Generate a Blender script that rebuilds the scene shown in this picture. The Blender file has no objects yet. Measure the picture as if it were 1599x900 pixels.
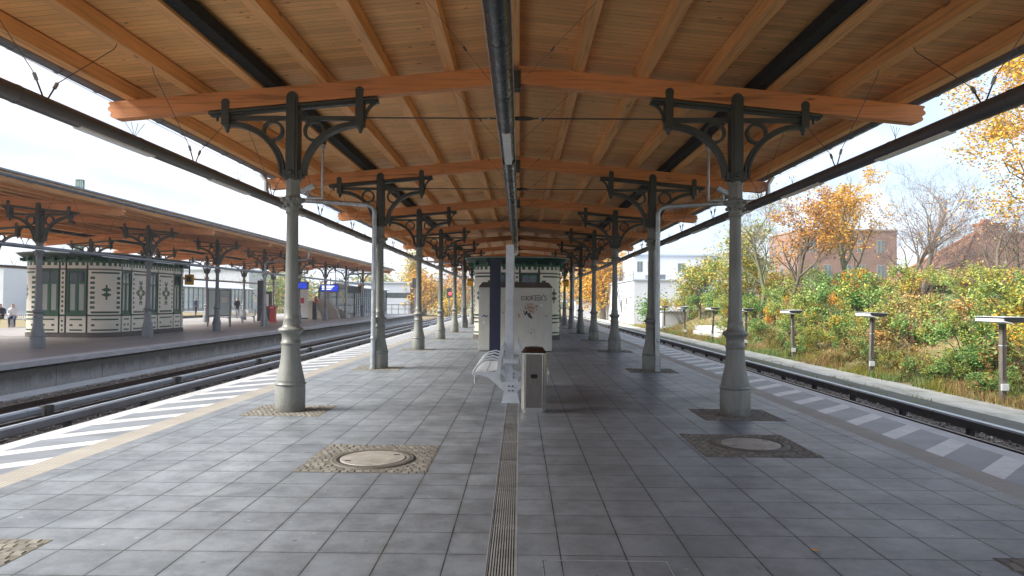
import bpy, bmesh, math, random
from mathutils import Vector, Matrix, noise
R=math.radians; PI=math.pi
rnd=random.Random(7)
scene=bpy.context.scene; COL=scene.collection
# ------------------------------------------------------------------ camera, sky, sun, exposure
cam=bpy.data.objects.new('camera',bpy.data.cameras.new('camera')); COL.objects.link(cam); scene.camera=cam
cam.data.sensor_width=36; cam.data.lens=36*1088/1599; cam.data.clip_end=3000; cam.data.clip_start=.05
cam.matrix_world=Matrix.Translation((0,0,1.6))@Matrix.Rotation(R(.63),4,'Z')@Matrix.Rotation(R(91.1),4,'X')@Matrix.Rotation(R(.45),4,'Z')
SUN_EL,SUN_AZ=40,-104        # azimuth measured from +Y towards +X
world=bpy.data.worlds.new('World'); scene.world=world; world.use_nodes=True
def make_world():
    nt=world.node_tree; N=nt.nodes; L=nt.links; N.clear()
    out=N.new('ShaderNodeOutputWorld'); bg=N.new('ShaderNodeBackground'); bg.inputs[1].default_value=.11
    sky=N.new('ShaderNodeTexSky'); sky.sky_type='NISHITA'; sky.sun_disc=False
    sky.sun_elevation=R(SUN_EL); sky.sun_rotation=R(SUN_AZ); sky.air_density=1; sky.dust_density=1.5; sky.ozone_density=1.5
    tc=N.new('ShaderNodeTexCoord'); sep=N.new('ShaderNodeSeparateXYZ'); L.new(tc.outputs['Generated'],sep.inputs[0])
    mx=N.new('ShaderNodeMath'); mx.operation='MAXIMUM'; mx.inputs[1].default_value=.0; L.new(sep.outputs[2],mx.inputs[0])
    ad=N.new('ShaderNodeMath'); ad.operation='ADD'; ad.inputs[1].default_value=.16; L.new(mx.outputs[0],ad.inputs[0])
    dv=N.new('ShaderNodeVectorMath'); dv.operation='DIVIDE'; cb=N.new('ShaderNodeCombineXYZ')
    for i in range(3): L.new(ad.outputs[0],cb.inputs[i])
    L.new(tc.outputs['Generated'],dv.inputs[0]); L.new(cb.outputs[0],dv.inputs[1])
    no=N.new('ShaderNodeTexNoise'); no.inputs['Scale'].default_value=.62; no.inputs['Detail'].default_value=7; no.inputs['Roughness'].default_value=.52; no.inputs['Distortion'].default_value=.35
    L.new(dv.outputs[0],no.inputs['Vector'])
    # more cloud towards -X
    ml=N.new('ShaderNodeMath'); ml.operation='MULTIPLY_ADD'; ml.inputs[1].default_value=-.26; L.new(sep.outputs[0],ml.inputs[0]); L.new(no.outputs[0],ml.inputs[2])
    rp=N.new('ShaderNodeValToRGB'); rp.color_ramp.elements[0].position=.34; rp.color_ramp.elements[1].position=.56
    rp.color_ramp.elements[0].color=(.45,.45,.45,1); rp.color_ramp.elements[1].color=(1,1,1,1)
    L.new(ml.outputs[0],rp.inputs[0])
    no2=N.new('ShaderNodeTexNoise'); no2.inputs['Scale'].default_value=1.5; no2.inputs['Detail'].default_value=6; L.new(dv.outputs[0],no2.inputs['Vector'])
    rc=N.new('ShaderNodeValToRGB'); rc.color_ramp.elements[0].position=.36; rc.color_ramp.elements[1].position=.60
    rc.color_ramp.elements[0].color=(3.0,3.5,4.35,1); rc.color_ramp.elements[1].color=(4.6,4.75,5.1,1); L.new(no2.outputs[0],rc.inputs[0])
    mix=N.new('ShaderNodeMixRGB'); L.new(rp.outputs[0],mix.inputs[0]); 
    sc=N.new('ShaderNodeMixRGB'); sc.blend_type='MULTIPLY'; sc.inputs[0].default_value=1; sc.inputs[2].default_value=(.92,1.0,1.08,1); L.new(sky.outputs[0],sc.inputs[1])
    L.new(sc.outputs[0],mix.inputs[1]); L.new(rc.outputs[0],mix.inputs[2])
    L.new(mix.outputs[0],bg.inputs[0]); L.new(bg.outputs[0],out.inputs[0])
make_world()
sl=bpy.data.lights.new('sun','SUN'); sl.energy=4.4; sl.angle=R(30); sl.color=(1,.94,.84)
so=bpy.data.objects.new('sun',sl); COL.objects.link(so)
sd=Vector((math.sin(R(SUN_AZ))*math.cos(R(SUN_EL)),math.cos(R(SUN_AZ))*math.cos(R(SUN_EL)),math.sin(R(SUN_EL))))
so.rotation_euler=(-sd).to_track_quat('-Z','Y').to_euler(); so.location=sd*60
scene.view_settings.view_transform='Standard'; scene.view_settings.look='None'; scene.view_settings.gamma=1
scene.view_settings.exposure=1.42
scene.render.engine='CYCLES'
try:
    scene.cycles.use_denoising=True; scene.cycles.denoiser='OPENIMAGEDENOISE'
    scene.cycles.max_bounces=10; scene.cycles.diffuse_bounces=6; scene.cycles.transparent_max_bounces=8; scene.cycles.caustics_reflective=False; scene.cycles.caustics_refractive=False
except Exception: pass
# ------------------------------------------------------------------ materials
class NT:
    def __init__(s,m): s.m=m; s.t=m.node_tree; s.N=s.t.nodes; s.L=s.t.links; s.p=s.N['Principled BSDF']; s.pos=None
    def n(s,t,**k):
        x=s.N.new('ShaderNode'+t)
        for a,b in k.items(): setattr(x,a,b)
        return x
    def put(s,i,v):
        if isinstance(v,bpy.types.NodeSocket): s.L.new(v,i)
        elif v is not None: i.default_value=v
    def math(s,op,a,b=None,c=None):
        x=s.n('Math',operation=op); s.put(x.inputs[0],a); s.put(x.inputs[1],b); s.put(x.inputs[2],c); return x.outputs[0]
    def obj(s):
        if not s.pos: s.pos=s.n('TexCoord').outputs['Object']
        return s.pos
    def world(s): return s.n('NewGeometry').outputs['Position']
    def noise(s,scale,detail=4,rough=.5,vec=None,stretch=None,dist=0):
        v=vec or s.obj()
        if stretch:
            mp=s.n('Mapping'); s.L.new(v,mp.inputs[0]); mp.inputs['Scale'].default_value=stretch; v=mp.outputs[0]
        x=s.n('TexNoise'); s.L.new(v,x.inputs['Vector']); x.inputs['Scale'].default_value=scale; x.inputs['Detail'].default_value=detail; x.inputs['Roughness'].default_value=rough; x.inputs['Distortion'].default_value=dist
        return x.outputs[0]
    def ramp(s,f,st):
        x=s.n('ValToRGB'); s.L.new(f,x.inputs[0]); e=x.color_ramp.elements
        while len(e)<len(st): e.new(.5)
        for el,(p,c) in zip(e,st): el.position=p; el.color=(c if len(c)==4 else (*c,1)) if isinstance(c,(tuple,list)) else (c,c,c,1)
        return x.outputs[0]
    def mix(s,f,a,b,mode='MIX'):
        x=s.n('MixRGB',blend_type=mode)
        for i,v in ((0,f),(1,a),(2,b)):
            if isinstance(v,(tuple,list)) and len(v)==3: v=(*v,1)
            s.put(x.inputs[i],v)
        return x.outputs[0]
    def bump(s,h,st=.3,dist=.01):
        x=s.n('Bump'); x.inputs['Strength'].default_value=st; x.inputs['Distance'].default_value=dist; s.L.new(h,x.inputs['Height']); s.L.new(x.outputs[0],s.p.inputs['Normal'])
    def base(s,c): s.put(s.p.inputs['Base Color'],(*c,1) if isinstance(c,tuple) and len(c)==3 else c)
    def rough(s,v): s.put(s.p.inputs['Roughness'],v)
    def metal(s,v): s.put(s.p.inputs['Metallic'],v)
def M(name):
    m=bpy.data.materials.new(name); m.use_nodes=True; return NT(m)
MAT={}
def painted(name,col,rough=.45,var=.25,scale=6,metal=0,dirt=None,bump=.0):
    n=M(name); a=tuple(c*(1-var) for c in col); b=tuple(min(1,c*(1+var*.6)) for c in col)
    f=n.noise(scale,6,.6); c=n.ramp(f,[(.3,a),(.7,b)])
    if dirt:
        g=n.ramp(n.noise(scale*.35,8,.7),[(.5,0),(.72,1)]); c=n.mix(g,c,dirt)
    n.base(c); n.rough(n.ramp(n.noise(scale*2,4),[(.3,max(.05,rough-.1)),(.7,min(1,rough+.12))])); n.metal(metal)
    if bump: n.bump(n.noise(scale*12,4),bump,.004)
    MAT[name]=n.m; return n.m
n=M('iron_paint'); c=n.ramp(n.noise(3,6,.6),[(.3,(.165,.175,.168)),(.7,(.215,.225,.212))]); st=n.ramp(n.noise(1,7,.7,stretch=(16,16,.9)),[(.5,0),(.72,.55)]); c=n.mix(st,c,(.105,.10,.085))
sp=n.n('SeparateXYZ'); n.L.new(n.obj(),sp.inputs[0]); lo=n.math('ADD',sp.outputs[2],n.math('MULTIPLY',n.noise(14,6,.7),.5)); c=n.mix(n.ramp(lo,[(.22,.75),(.42,0)]),c,(.075,.068,.055)); ch=n.ramp(n.noise(22,6,.75),[(.66,0),(.68,1)]); c=n.mix(n.math('MULTIPLY',ch,.7),c,(.11,.055,.035)); n.base(c); n.rough(n.ramp(n.noise(7,4),[(.3,.32),(.7,.55)])); n.bump(n.noise(45,5),.12,.003); MAT['iron_paint']=n.m
painted('bracket_paint',(.05,.056,.052),.5,.2,5)
painted('grey_iron',(.20,.215,.24),.42,.14,3,dirt=(.14,.145,.15))
painted('lamp_tube',(.085,.078,.078),.42,.2,2)
painted('black_tube',(.012,.015,.018),.3,.2,2)
painted('black_felt',(.010,.010,.010),.9,.2,8)
painted('galvanised',(.42,.46,.50),.35,.2,5,metal=.5,dirt=(.25,.27,.28))
painted('zinc_gutter',(.17,.19,.22),.4,.2,4,metal=.4)
painted('white_metal',(.56,.60,.66),.4,.1,6,dirt=(.40,.43,.46))
painted('steel_wire',(.12,.12,.12),.4,.2,9,metal=.6)
painted('navy_panel',(.010,.013,.045),.45,.2,3)
painted('dark_metal',(.03,.03,.034),.5,.2,6)
painted('cast_iron_lid',(.30,.285,.262),.55,.25,9,dirt=(.16,.14,.12),bump=.4)
painted('cast_iron_ring',(.10,.09,.08),.6,.25,9,bump=.4)
painted('rust_rail',(.055,.025,.018),.7,.35,9,bump=.3)
painted('rail_top',(.20,.18,.17),.35,.2,9,metal=.7)
painted('rail_cover',(.28,.33,.40),.5,.12,2,dirt=(.17,.18,.19))
painted('rail_cover_dark',(.07,.068,.07),.5,.2,3)
painted('rail_cover_top',(.62,.66,.70),.5,.12,2)
painted('post_concrete',(.30,.28,.23),.85,.2,8,bump=.3)
painted('sleeper',(.11,.095,.085),.9,.25,9,bump=.3)
painted('weathered_wood',(.19,.165,.14),.85,.3,7,bump=.3)
painted('red_paint',(.55,.03,.025),.4,.1,5)
painted('yellow_sign',(.85,.42,.02),.5,.1,5)
painted('white_plastic',(.75,.77,.78),.5,.06,5)
painted('beige_block',(.45,.43,.38),.7,.1,5)
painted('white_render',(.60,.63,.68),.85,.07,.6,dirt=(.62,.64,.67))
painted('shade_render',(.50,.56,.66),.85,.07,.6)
painted('roof_metal',(.45,.52,.60),.5,.1,1)
painted('green_trim',(.02,.105,.058),.42,.2,5)
painted('green_dark',(.008,.036,.026),.5,.2,5)
painted('frame_grey',(.085,.085,.095),.6,.15,6)
painted('slate_cornice',(.27,.32,.29),.5,.15,4)
painted('stone_plinth',(.12,.11,.105),.85,.25,7,bump=.4)
painted('skin',(.55,.33,.25),.6,.05,5)
painted('hair',(.03,.02,.015),.7,.2,9)
painted('cloth_dark',(.025,.027,.04),.85,.2,9)
painted('cloth_navy',(.03,.04,.10),.85,.2,9)
painted('cloth_white',(.62,.62,.66),.85,.1,9)
painted('bark',(.13,.105,.08),.9,.3,9,bump=.5)
painted('bark_pale',(.25,.22,.185),.9,.3,9,bump=.4)
painted('bark_green',(.16,.17,.10),.9,.3,9,bump=.4)
painted('twig_purple',(.16,.12,.12),.9,.2,9)
painted('graffiti_black',(.015,.012,.03),.6,.1,9)
painted('graffiti_orange',(.45,.20,.11),.6,.2,9)
painted('graffiti_blue',(.03,.03,.25),.6,.2,9)
painted('sticker',(.68,.68,.68),.6,.1,9)
painted('leaf_brown',(.42,.24,.10),.8,.1,9)
painted('concrete_light',(.50,.51,.52),.85,.15,1.2,dirt=(.33,.33,.32),bump=.3)
def emis(name,col,st):
    n=M(name); n.base((.0,.0,.0)); n.p.inputs['Emission Color'].default_value=(*col,1); n.p.inputs['Emission Strength'].default_value=st; MAT[name]=n.m
emis('blue_screen',(.015,.04,.42),.6); emis('signal_red',(1,.02,.03),4); emis('screen_text',(.7,.8,1),1.2)
def glassy(name,col,rough=.12,alpha=1,trans=0):
    n=M(name); n.base(col); n.rough(rough); n.p.inputs['Alpha'].default_value=alpha; n.p.inputs['Transmission Weight'].default_value=trans; MAT[name]=n.m
glassy('window_glass',(.10,.14,.15),.08); glassy('curtain_glass',(.36,.40,.40),.25); glassy('clear_panel',(.55,.66,.70),.1,.45); glassy('dark_glass',(.02,.035,.04),.08)
glassy('diffuser',(.82,.84,.86),.35); glassy('frosted',(.50,.62,.66),.3,.75)
# stainless steel of the bin, and of the cabinet
n=M('stainless'); f=n.noise(5,6,.6,stretch=(30,30,1)); n.base(n.ramp(f,[(.3,(.10,.088,.08)),(.7,(.16,.145,.135))])); n.metal(.6); n.rough(.38); MAT['stainless']=n.m
n=M('stainless_bright'); n.base((.42,.41,.39)); n.metal(.9); n.rough(.25); MAT['stainless_bright']=n.m
n=M('cabinet'); f=n.noise(1.2,8,.65); c=n.ramp(f,[(.3,(.46,.455,.42)),(.7,(.58,.575,.54))])
g=n.ramp(n.noise(2.3,8,.75,stretch=(3,3,.6)),[(.5,0),(.8,.6)]); n.base(n.mix(g,c,(.34,.31,.26))); n.rough(.5); n.metal(.15); MAT['cabinet']=n.m
painted('cabinet_roof',(.06,.035,.028),.5,.3,5)
# wood
def wood(name,base,board=0,dark=.62,along='X'):
    n=M(name); P=n.obj(); sp=n.n('SeparateXYZ'); n.L.new(P,sp.inputs[0])
    st=(1.2,26,26) if along=='X' else (26,.9,26)
    g=n.noise(1.0,8,.62,stretch=st,dist=.4)
    k0=.80 if board else dark
    c=n.ramp(g,[(.28,tuple(x*k0 for x in base)),(.5,base),(.75,tuple(min(1,x*1.12) for x in base))])
    if board:
        yb=n.math('DIVIDE',sp.outputs[1],board); fl=n.math('FLOOR',yb); fr=n.math('FRACT',yb)
        seg=n.math('FLOOR',n.math('MULTIPLY_ADD',fl,.37,n.math('DIVIDE',sp.outputs[0],2.3)))
        cb=n.n('CombineXYZ'); n.L.new(fl,cb.inputs[0]); n.L.new(seg,cb.inputs[1])
        wn=n.n('TexWhiteNoise',noise_dimensions='2D'); n.L.new(cb.outputs[0],wn.inputs[0])
        v=n.ramp(wn.outputs[0],[(0,.76),(.5,.92),(1,1.0)]); c=n.mix(1.0,c,v,'MULTIPLY')
        line=n.math('LESS_THAN',fr,.055); c=n.mix(n.math('MULTIPLY',line,.72),c,(.09,.04,.015))
        v2=n.n('TexVoronoi'); mp=n.n('Mapping'); n.L.new(P,mp.inputs[0]); mp.inputs['Scale'].default_value=(3.6,6.4,1); n.L.new(mp.outputs[0],v2.inputs['Vector']); v2.inputs['Scale'].default_value=1
        sc=n.n('SeparateColor'); n.L.new(v2.outputs['Color'],sc.inputs[0])
        rad=n.math('MULTIPLY_ADD',sc.outputs[0],.11,.02); k=n.math('LESS_THAN',v2.outputs['Distance'],rad); k=n.math('MULTIPLY',k,n.math('GREATER_THAN',sc.outputs[1],.3))
        c=n.mix(n.math('MULTIPLY',k,.8),c,(.12,.045,.015))
    else:
        v2=n.n('TexVoronoi'); mp=n.n('Mapping'); n.L.new(P,mp.inputs[0]); mp.inputs['Scale'].default_value=(1.0,4,4) if along=='X' else (4,1.0,4); n.L.new(mp.outputs[0],v2.inputs['Vector']); v2.inputs['Scale'].default_value=1.3
        k=n.ramp(v2.outputs['Distance'],[(.04,1),(.11,0)]); c=n.mix(n.math('MULTIPLY',k,.75),c,(.10,.035,.012))
        cr=n.ramp(n.noise(1,3,.5,stretch=(.5,40,8) if along=='X' else (40,.4,8)),[(.64,0),(.68,1)]); c=n.mix(n.math('MULTIPLY',cr,.45),c,(.10,.04,.02))
    bl=n.ramp(n.noise(.5,4,.6),[(.3,.82),(.7,1.05)]); c=n.mix(1,c,bl,'MULTIPLY')
    n.base(c); n.rough(.62); n.bump(g,.25,.004); MAT[name]=n.m
wood('deck_wood',(.93,.49,.185),.115)
wood('beam_wood',(.68,.29,.12)); wood('purlin_wood',(.80,.40,.155),along='Y')
# paving
def paving(name,x0,dark_zones=False):
    n=M(name); P=n.world(); sp=n.n('SeparateXYZ'); n.L.new(P,sp.inputs[0]); T=.41
    u=n.math('DIVIDE',n.math('SUBTRACT',sp.outputs[0],x0),T); v=n.math('DIVIDE',n.math('SUBTRACT',sp.outputs[1],4.43),T)
    cb=n.n('CombineXYZ'); n.L.new(n.math('FLOOR',u),cb.inputs[0]); n.L.new(n.math('FLOOR',v),cb.inputs[1])
    wn=n.n('TexWhiteNoise',noise_dimensions='2D'); n.L.new(cb.outputs[0],wn.inputs[0])
    def edge(q,w,wob):
        f=n.math('FRACT',q); d=n.math('MINIMUM',f,n.math('SUBTRACT',1,f)); return n.math('LESS_THAN',d,wob if wob is not None else w)
    wob=n.math('MULTIPLY_ADD',n.noise(5,6,.8,vec=P),.034,-.006); wob2=n.math('MULTIPLY_ADD',n.noise(6,6,.8,vec=P),.034,-.009)
    j=n.math('MAXIMUM',edge(u,.01,wob),edge(v,.01,wob2))
    c=n.ramp(n.noise(.55,8,.62,vec=P),[(.3,(.160,.184,.216)),(.7,(.226,.254,.290))])
    tv=n.ramp(wn.outputs[0],[(0,.86),(.5,.98),(1,1.09)]); c=n.mix(1,c,tv,'MULTIPLY')
    gr=n.noise(120,3,.7,vec=P); c=n.mix(1,c,n.ramp(gr,[(.3,.78),(.7,1.18)]),'MULTIPLY')
    bl=n.ramp(n.noise(3.2,8,.75,vec=P),[(.38,.58),(.60,1.0)]); c=n.mix(.9,c,bl,'MULTIPLY')
    sc2=n.ramp(n.noise(34,3,.6,vec=P,stretch=(1,.5,1)),[(.68,0),(.74,.45)]); c=n.mix(sc2,c,(.06,.06,.06))
    fx=n.math('FRACT',u); fy=n.math('FRACT',v); de=n.math('MINIMUM',n.math('MINIMUM',fx,n.math('SUBTRACT',1,fx)),n.math('MINIMUM',fy,n.math('SUBTRACT',1,fy))); eg=n.ramp(n.math('ADD',de,n.math('MULTIPLY',n.noise(9,5,.7,vec=P),.1)),[(.05,.80),(.13,1)]); c=n.mix(.8,c,eg,'MULTIPLY')
    sc=n.ramp(n.noise(2.2,7,.75,vec=P,stretch=(2.2,.35,1)),[(.55,0),(.75,.35)]); c=n.mix(sc,c,(.24,.24,.24))
    vo=n.n('TexVoronoi'); n.L.new(P,vo.inputs['Vector']); vo.inputs['Scale'].default_value=3.1; s2=n.n('SeparateColor'); n.L.new(vo.outputs['Color'],s2.inputs[0])
    spt=n.math('MULTIPLY',n.math('LESS_THAN',n.math('ADD',vo.outputs['Distance'],n.math('MULTIPLY',n.noise(30,2,vec=P),.08)),n.math('MULTIPLY_ADD',s2.outputs[0],.07,.04)),n.math('GREATER_THAN',s2.outputs[1],.45))
    c=n.mix(n.math('MULTIPLY',spt,.45),c,(.05,.05,.05))
    v3=n.n('TexVoronoi'); n.L.new(P,v3.inputs['Vector']); v3.inputs['Scale'].default_value=7.5; s3=n.n('SeparateColor'); n.L.new(v3.outputs['Color'],s3.inputs[0]); g3=n.math('MULTIPLY',n.math('LESS_THAN',v3.outputs['Distance'],n.math('MULTIPLY_ADD',s3.outputs[0],.10,.05)),n.math('GREATER_THAN',s3.outputs[1],.72)); c=n.mix(n.math('MULTIPLY',g3,.55),c,n.mix(n.math('GREATER_THAN',s3.outputs[2],.8),(.05,.05,.052),(.36,.36,.35)))
    if dark_zones:
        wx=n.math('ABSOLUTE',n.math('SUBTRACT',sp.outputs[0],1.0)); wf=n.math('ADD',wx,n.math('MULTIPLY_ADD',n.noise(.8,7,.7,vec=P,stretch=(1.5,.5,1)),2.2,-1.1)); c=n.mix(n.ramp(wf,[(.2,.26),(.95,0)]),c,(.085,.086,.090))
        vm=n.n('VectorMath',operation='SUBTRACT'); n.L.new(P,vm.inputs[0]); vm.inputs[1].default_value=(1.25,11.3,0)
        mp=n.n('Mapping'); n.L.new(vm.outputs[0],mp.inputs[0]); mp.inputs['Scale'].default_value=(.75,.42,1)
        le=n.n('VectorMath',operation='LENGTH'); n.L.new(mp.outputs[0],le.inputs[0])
        s=n.math('ADD',le.outputs['Value'],n.math('MULTIPLY_ADD',n.noise(1.6,6,.7,vec=P),1.5,-.75)); s=n.ramp(s,[(.25,.72),(.85,0)]); c=n.mix(s,c,(.045,.043,.042))  # irregular darker oval mixed into the paving colour near bin and bench
    c=n.mix(j,c,(.028,.027,.026)); n.base(c)
    r=n.math('ADD',n.ramp(n.noise(1.1,6,.6,vec=P),[(.3,.40),(.7,.56)]),n.math('MULTIPLY',j,.3)); n.rough(r)
    h=n.math('SUBTRACT',n.math('MULTIPLY',gr,.15),j); n.bump(h,.35,.003); MAT[name]=n.m
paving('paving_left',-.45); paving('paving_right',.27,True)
# hatch slabs: 45 degree stripes, world space
n=M('warning_stripes'); P=n.world(); sp=n.n('SeparateXYZ'); n.L.new(P,sp.inputs[0])
d=n.math('SUBTRACT',sp.outputs[1],sp.outputs[0]); q=n.math('FRACT',n.math('DIVIDE',n.math('SUBTRACT',d,2.02),.93)); w=n.math('LESS_THAN',q,.34)
f1=n.math('FRACT',n.math('DIVIDE',n.math('SUBTRACT',sp.outputs[1],4.43),.31)); f2=n.math('FRACT',n.math('DIVIDE',n.math('ADD',sp.outputs[0],.1+.05),.355))
jj=n.math('MAXIMUM',n.math('LESS_THAN',f1,.014),n.math('LESS_THAN',f2,.014))
cb=n.n('CombineXYZ'); n.L.new(n.math('FLOOR',n.math('DIVIDE',sp.outputs[1],.31)),cb.inputs[0]); wn=n.n('TexWhiteNoise',noise_dimensions='2D'); n.L.new(cb.outputs[0],wn.inputs[0])
g=n.mix(1,n.ramp(n.noise(2,6,vec=P),[(.3,(.15,.17,.20)),(.7,(.20,.22,.255))]),n.ramp(wn.outputs[0],[(0,.86),(1,1.1)]),'MULTIPLY'); wh=n.ramp(n.noise(2.5,7,.7,vec=P),[(.3,(.43,.44,.455)),(.6,(.56,.57,.585))])
wear=n.ramp(n.noise(7,8,.78,vec=P),[(.52,0),(.68,.35)]); wh=n.mix(wear,wh,(.22,.225,.235)); c=n.mix(w,g,wh); c=n.mix(n.ramp(n.noise(1.7,8,.7,vec=P,stretch=(1,.4,1)),[(.5,0),(.75,.3)]),c,(.13,.13,.135)); c=n.mix(n.math('MULTIPLY',jj,.5),c,(.06,.06,.065)); n.base(c); n.rough(.5); MAT['warning_stripes']=n.m
n=M('tactile'); P=n.world(); sp=n.n('SeparateXYZ'); n.L.new(P,sp.inputs[0])
q=n.math('FRACT',n.math('DIVIDE',sp.outputs[0],.04)); rib=n.math('LESS_THAN',q,.42); jy=n.math('LESS_THAN',n.math('FRACT',n.math('DIVIDE',sp.outputs[1],.32)),.012)
c=n.mix(rib,n.ramp(n.noise(2,6,vec=P),[(.3,(.29,.275,.25)),(.7,(.38,.365,.335))]),(.19,.175,.155)); c=n.mix(jy,c,(.12,.11,.1)); n.base(c); n.rough(.7)
n.bump(n.math('SUBTRACT',0,rib),.6,.005); MAT['tactile']=n.m
n=M('edge_slab'); P=n.world(); sp=n.n('SeparateXYZ'); n.L.new(P,sp.inputs[0])
vx=n.math('FRACT',n.math('DIVIDE',sp.outputs[0],.028)); vy=n.math('FRACT',n.math('DIVIDE',sp.outputs[1],.028)); k=n.math('MULTIPLY',n.math('LESS_THAN',vx,.5),n.math('LESS_THAN',vy,.5))
jy=n.math('LESS_THAN',n.math('FRACT',n.math('DIVIDE',sp.outputs[1],1.0)),.008)
c=n.mix(n.math('MULTIPLY',k,.2),n.ramp(n.noise(1.3,8,.65,vec=P),[(.3,(.38,.39,.41)),(.7,(.49,.50,.53))]),(.3,.3,.3)); c=n.mix(jy,c,(.15,.15,.15)); c=n.mix(n.ramp(n.noise(2.6,8,.75,vec=P,stretch=(1.6,.5,1)),[(.5,0),(.74,.4)]),c,(.22,.22,.215)); n.base(c); n.rough(.6); MAT['edge_slab']=n.m
# far platform floor
n=M('far_paving'); P=n.world(); n.base(n.ramp(n.noise(.4,6,vec=P,stretch=(1,.5,1)),[(.3,(.22,.205,.20)),(.7,(.31,.295,.29))])); n.rough(.5); MAT['far_paving']=n.m
# retaining wall
n=M('wall_concrete'); P=n.world(); sp=n.n('SeparateXYZ'); n.L.new(P,sp.inputs[0])
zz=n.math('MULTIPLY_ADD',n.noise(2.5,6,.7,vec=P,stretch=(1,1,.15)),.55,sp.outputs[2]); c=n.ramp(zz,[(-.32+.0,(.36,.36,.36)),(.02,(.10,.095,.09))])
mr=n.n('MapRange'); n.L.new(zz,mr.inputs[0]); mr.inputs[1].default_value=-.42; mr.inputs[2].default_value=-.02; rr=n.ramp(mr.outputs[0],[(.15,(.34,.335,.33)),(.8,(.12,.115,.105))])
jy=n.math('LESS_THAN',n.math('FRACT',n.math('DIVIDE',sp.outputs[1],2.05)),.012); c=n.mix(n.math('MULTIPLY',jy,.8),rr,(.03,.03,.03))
c=n.mix(1,c,n.ramp(n.noise(9,7,.7,vec=P),[(.3,.8),(.7,1.1)]),'MULTIPLY'); n.base(c); n.rough(.9); MAT['wall_concrete']=n.m
# ballast and ground
def stony(name,a,b,cc,scale,bump=.8,dist=.03):
    n=M(name); P=n.world(); v=n.n('TexVoronoi'); n.L.new(P,v.inputs['Vector']); v.inputs['Scale'].default_value=scale
    s=n.n('SeparateColor'); n.L.new(v.outputs['Color'],s.inputs[0]); c=n.ramp(s.outputs[0],[(0,a),(.5,b),(1,cc)]); c=n.mix(1,c,n.ramp(v.outputs['Distance'],[(.25,1),(.62,.35)]),'MULTIPLY')
    c=n.mix(1,c,n.ramp(n.noise(.7,5,vec=P),[(.3,.75),(.7,1.15)]),'MULTIPLY'); n.base(c); n.rough(.9); n.bump(n.math('SUBTRACT',1,v.outputs['Distance']),bump,dist); MAT[name]=n.m
stony('ballast',(.10,.075,.06),(.22,.175,.15),(.33,.29,.25),17)
stony('cobble',(.17,.155,.125),(.24,.215,.18),(.31,.28,.24),30,.3,.005)
n=M('soil'); P=n.world(); c=n.ramp(n.noise(1.1,9,.7,vec=P),[(.3,(.12,.085,.045)),(.5,(.22,.17,.08)),(.7,(.16,.17,.06))]); n.base(c); n.rough(.95); n.bump(n.noise(14,6,vec=P),.6,.05); MAT['soil']=n.m
n=M('far_grass'); P=n.world(); c=n.ramp(n.noise(.25,9,.7,vec=P),[(.3,(.13,.12,.05)),(.5,(.20,.17,.07)),(.7,(.12,.15,.05))]); n.base(c); n.rough(.95); MAT['far_grass']=n.m
n=M('walk_concrete'); P=n.world(); c=n.ramp(n.noise(.9,9,.7,vec=P,stretch=(1.2,.35,1)),[(.3,(.08,.085,.075)),(.5,(.14,.145,.125)),(.62,(.10,.115,.06)),(.72,(.30,.30,.28))]); n.base(c); n.rough(.85); n.bump(n.noise(25,6,vec=P),.3,.01); MAT['walk_concrete']=n.m
n=M('walk_pale'); P=n.world(); sp=n.n('SeparateXYZ'); n.L.new(P,sp.inputs[0]); c=n.ramp(n.noise(1.4,9,.72,vec=P,stretch=(1.2,.35,1)),[(.3,(.20,.20,.17)),(.5,(.42,.42,.39)),(.75,(.56,.56,.53))])
jy=n.math('LESS_THAN',n.math('FRACT',n.math('DIVIDE',sp.outputs[1],1.9)),.012); c=n.mix(jy,c,(.06,.06,.04)); n.base(c); n.rough(.9); n.bump(n.noise(25,6,vec=P),.3,.01); MAT['walk_pale']=n.m
# kiosk tiles
def tile(name,col):
    n=M(name); P=n.obj(); v=n.n('TexBrick') ; 
    c=n.ramp(n.noise(1.5,6,vec=P),[(.3,tuple(x*.9 for x in col)),(.7,col)])
    sp=n.n('SeparateXYZ'); n.L.new(P,sp.inputs[0]); a=n.math('ADD',sp.outputs[0],sp.outputs[1])
    j=n.math('MAXIMUM',n.math('LESS_THAN',n.math('FRACT',n.math('DIVIDE',a,.05)),.1),n.math('LESS_THAN',n.math('FRACT',n.math('DIVIDE',sp.outputs[2],.05)),.1))
    n.base(n.mix(n.math('MULTIPLY',j,.22),c,tuple(x*.4 for x in col))); n.rough(.3); MAT[name]=n.m
tile('tile_cream',(.80,.77,.68)); tile('tile_green',(.015,.075,.035))
# brick and roof tiles
def brick(name,a,b,mo,sc=3.2,rw=.5,rh=.25):
    n=M(name); P=n.obj(); mp=n.n('Mapping'); n.L.new(P,mp.inputs[0]); sp=n.n('SeparateXYZ'); n.L.new(P,sp.inputs[0]); cb=n.n('CombineXYZ'); n.L.new(n.math('ADD',sp.outputs[0],sp.outputs[1]),cb.inputs[0]); n.L.new(sp.outputs[2],cb.inputs[1])
    v=n.n('TexBrick'); n.L.new(cb.outputs[0],v.inputs['Vector']); v.inputs['Color1'].default_value=(*a,1); v.inputs['Color2'].default_value=(*b,1); v.inputs['Mortar'].default_value=(*mo,1); v.inputs['Scale'].default_value=sc
    n.base(n.mix(1,v.outputs[0],n.ramp(n.noise(.7,6,vec=P),[(.3,.8),(.7,1.1)]),'MULTIPLY')); n.rough(.85); MAT[name]=n.m
brick('red_brick',(.21,.115,.085),(.28,.155,.115),(.27,.22,.19)); brick('clay_tiles',(.17,.085,.06),(.25,.125,.085),(.10,.05,.035),5)
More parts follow.
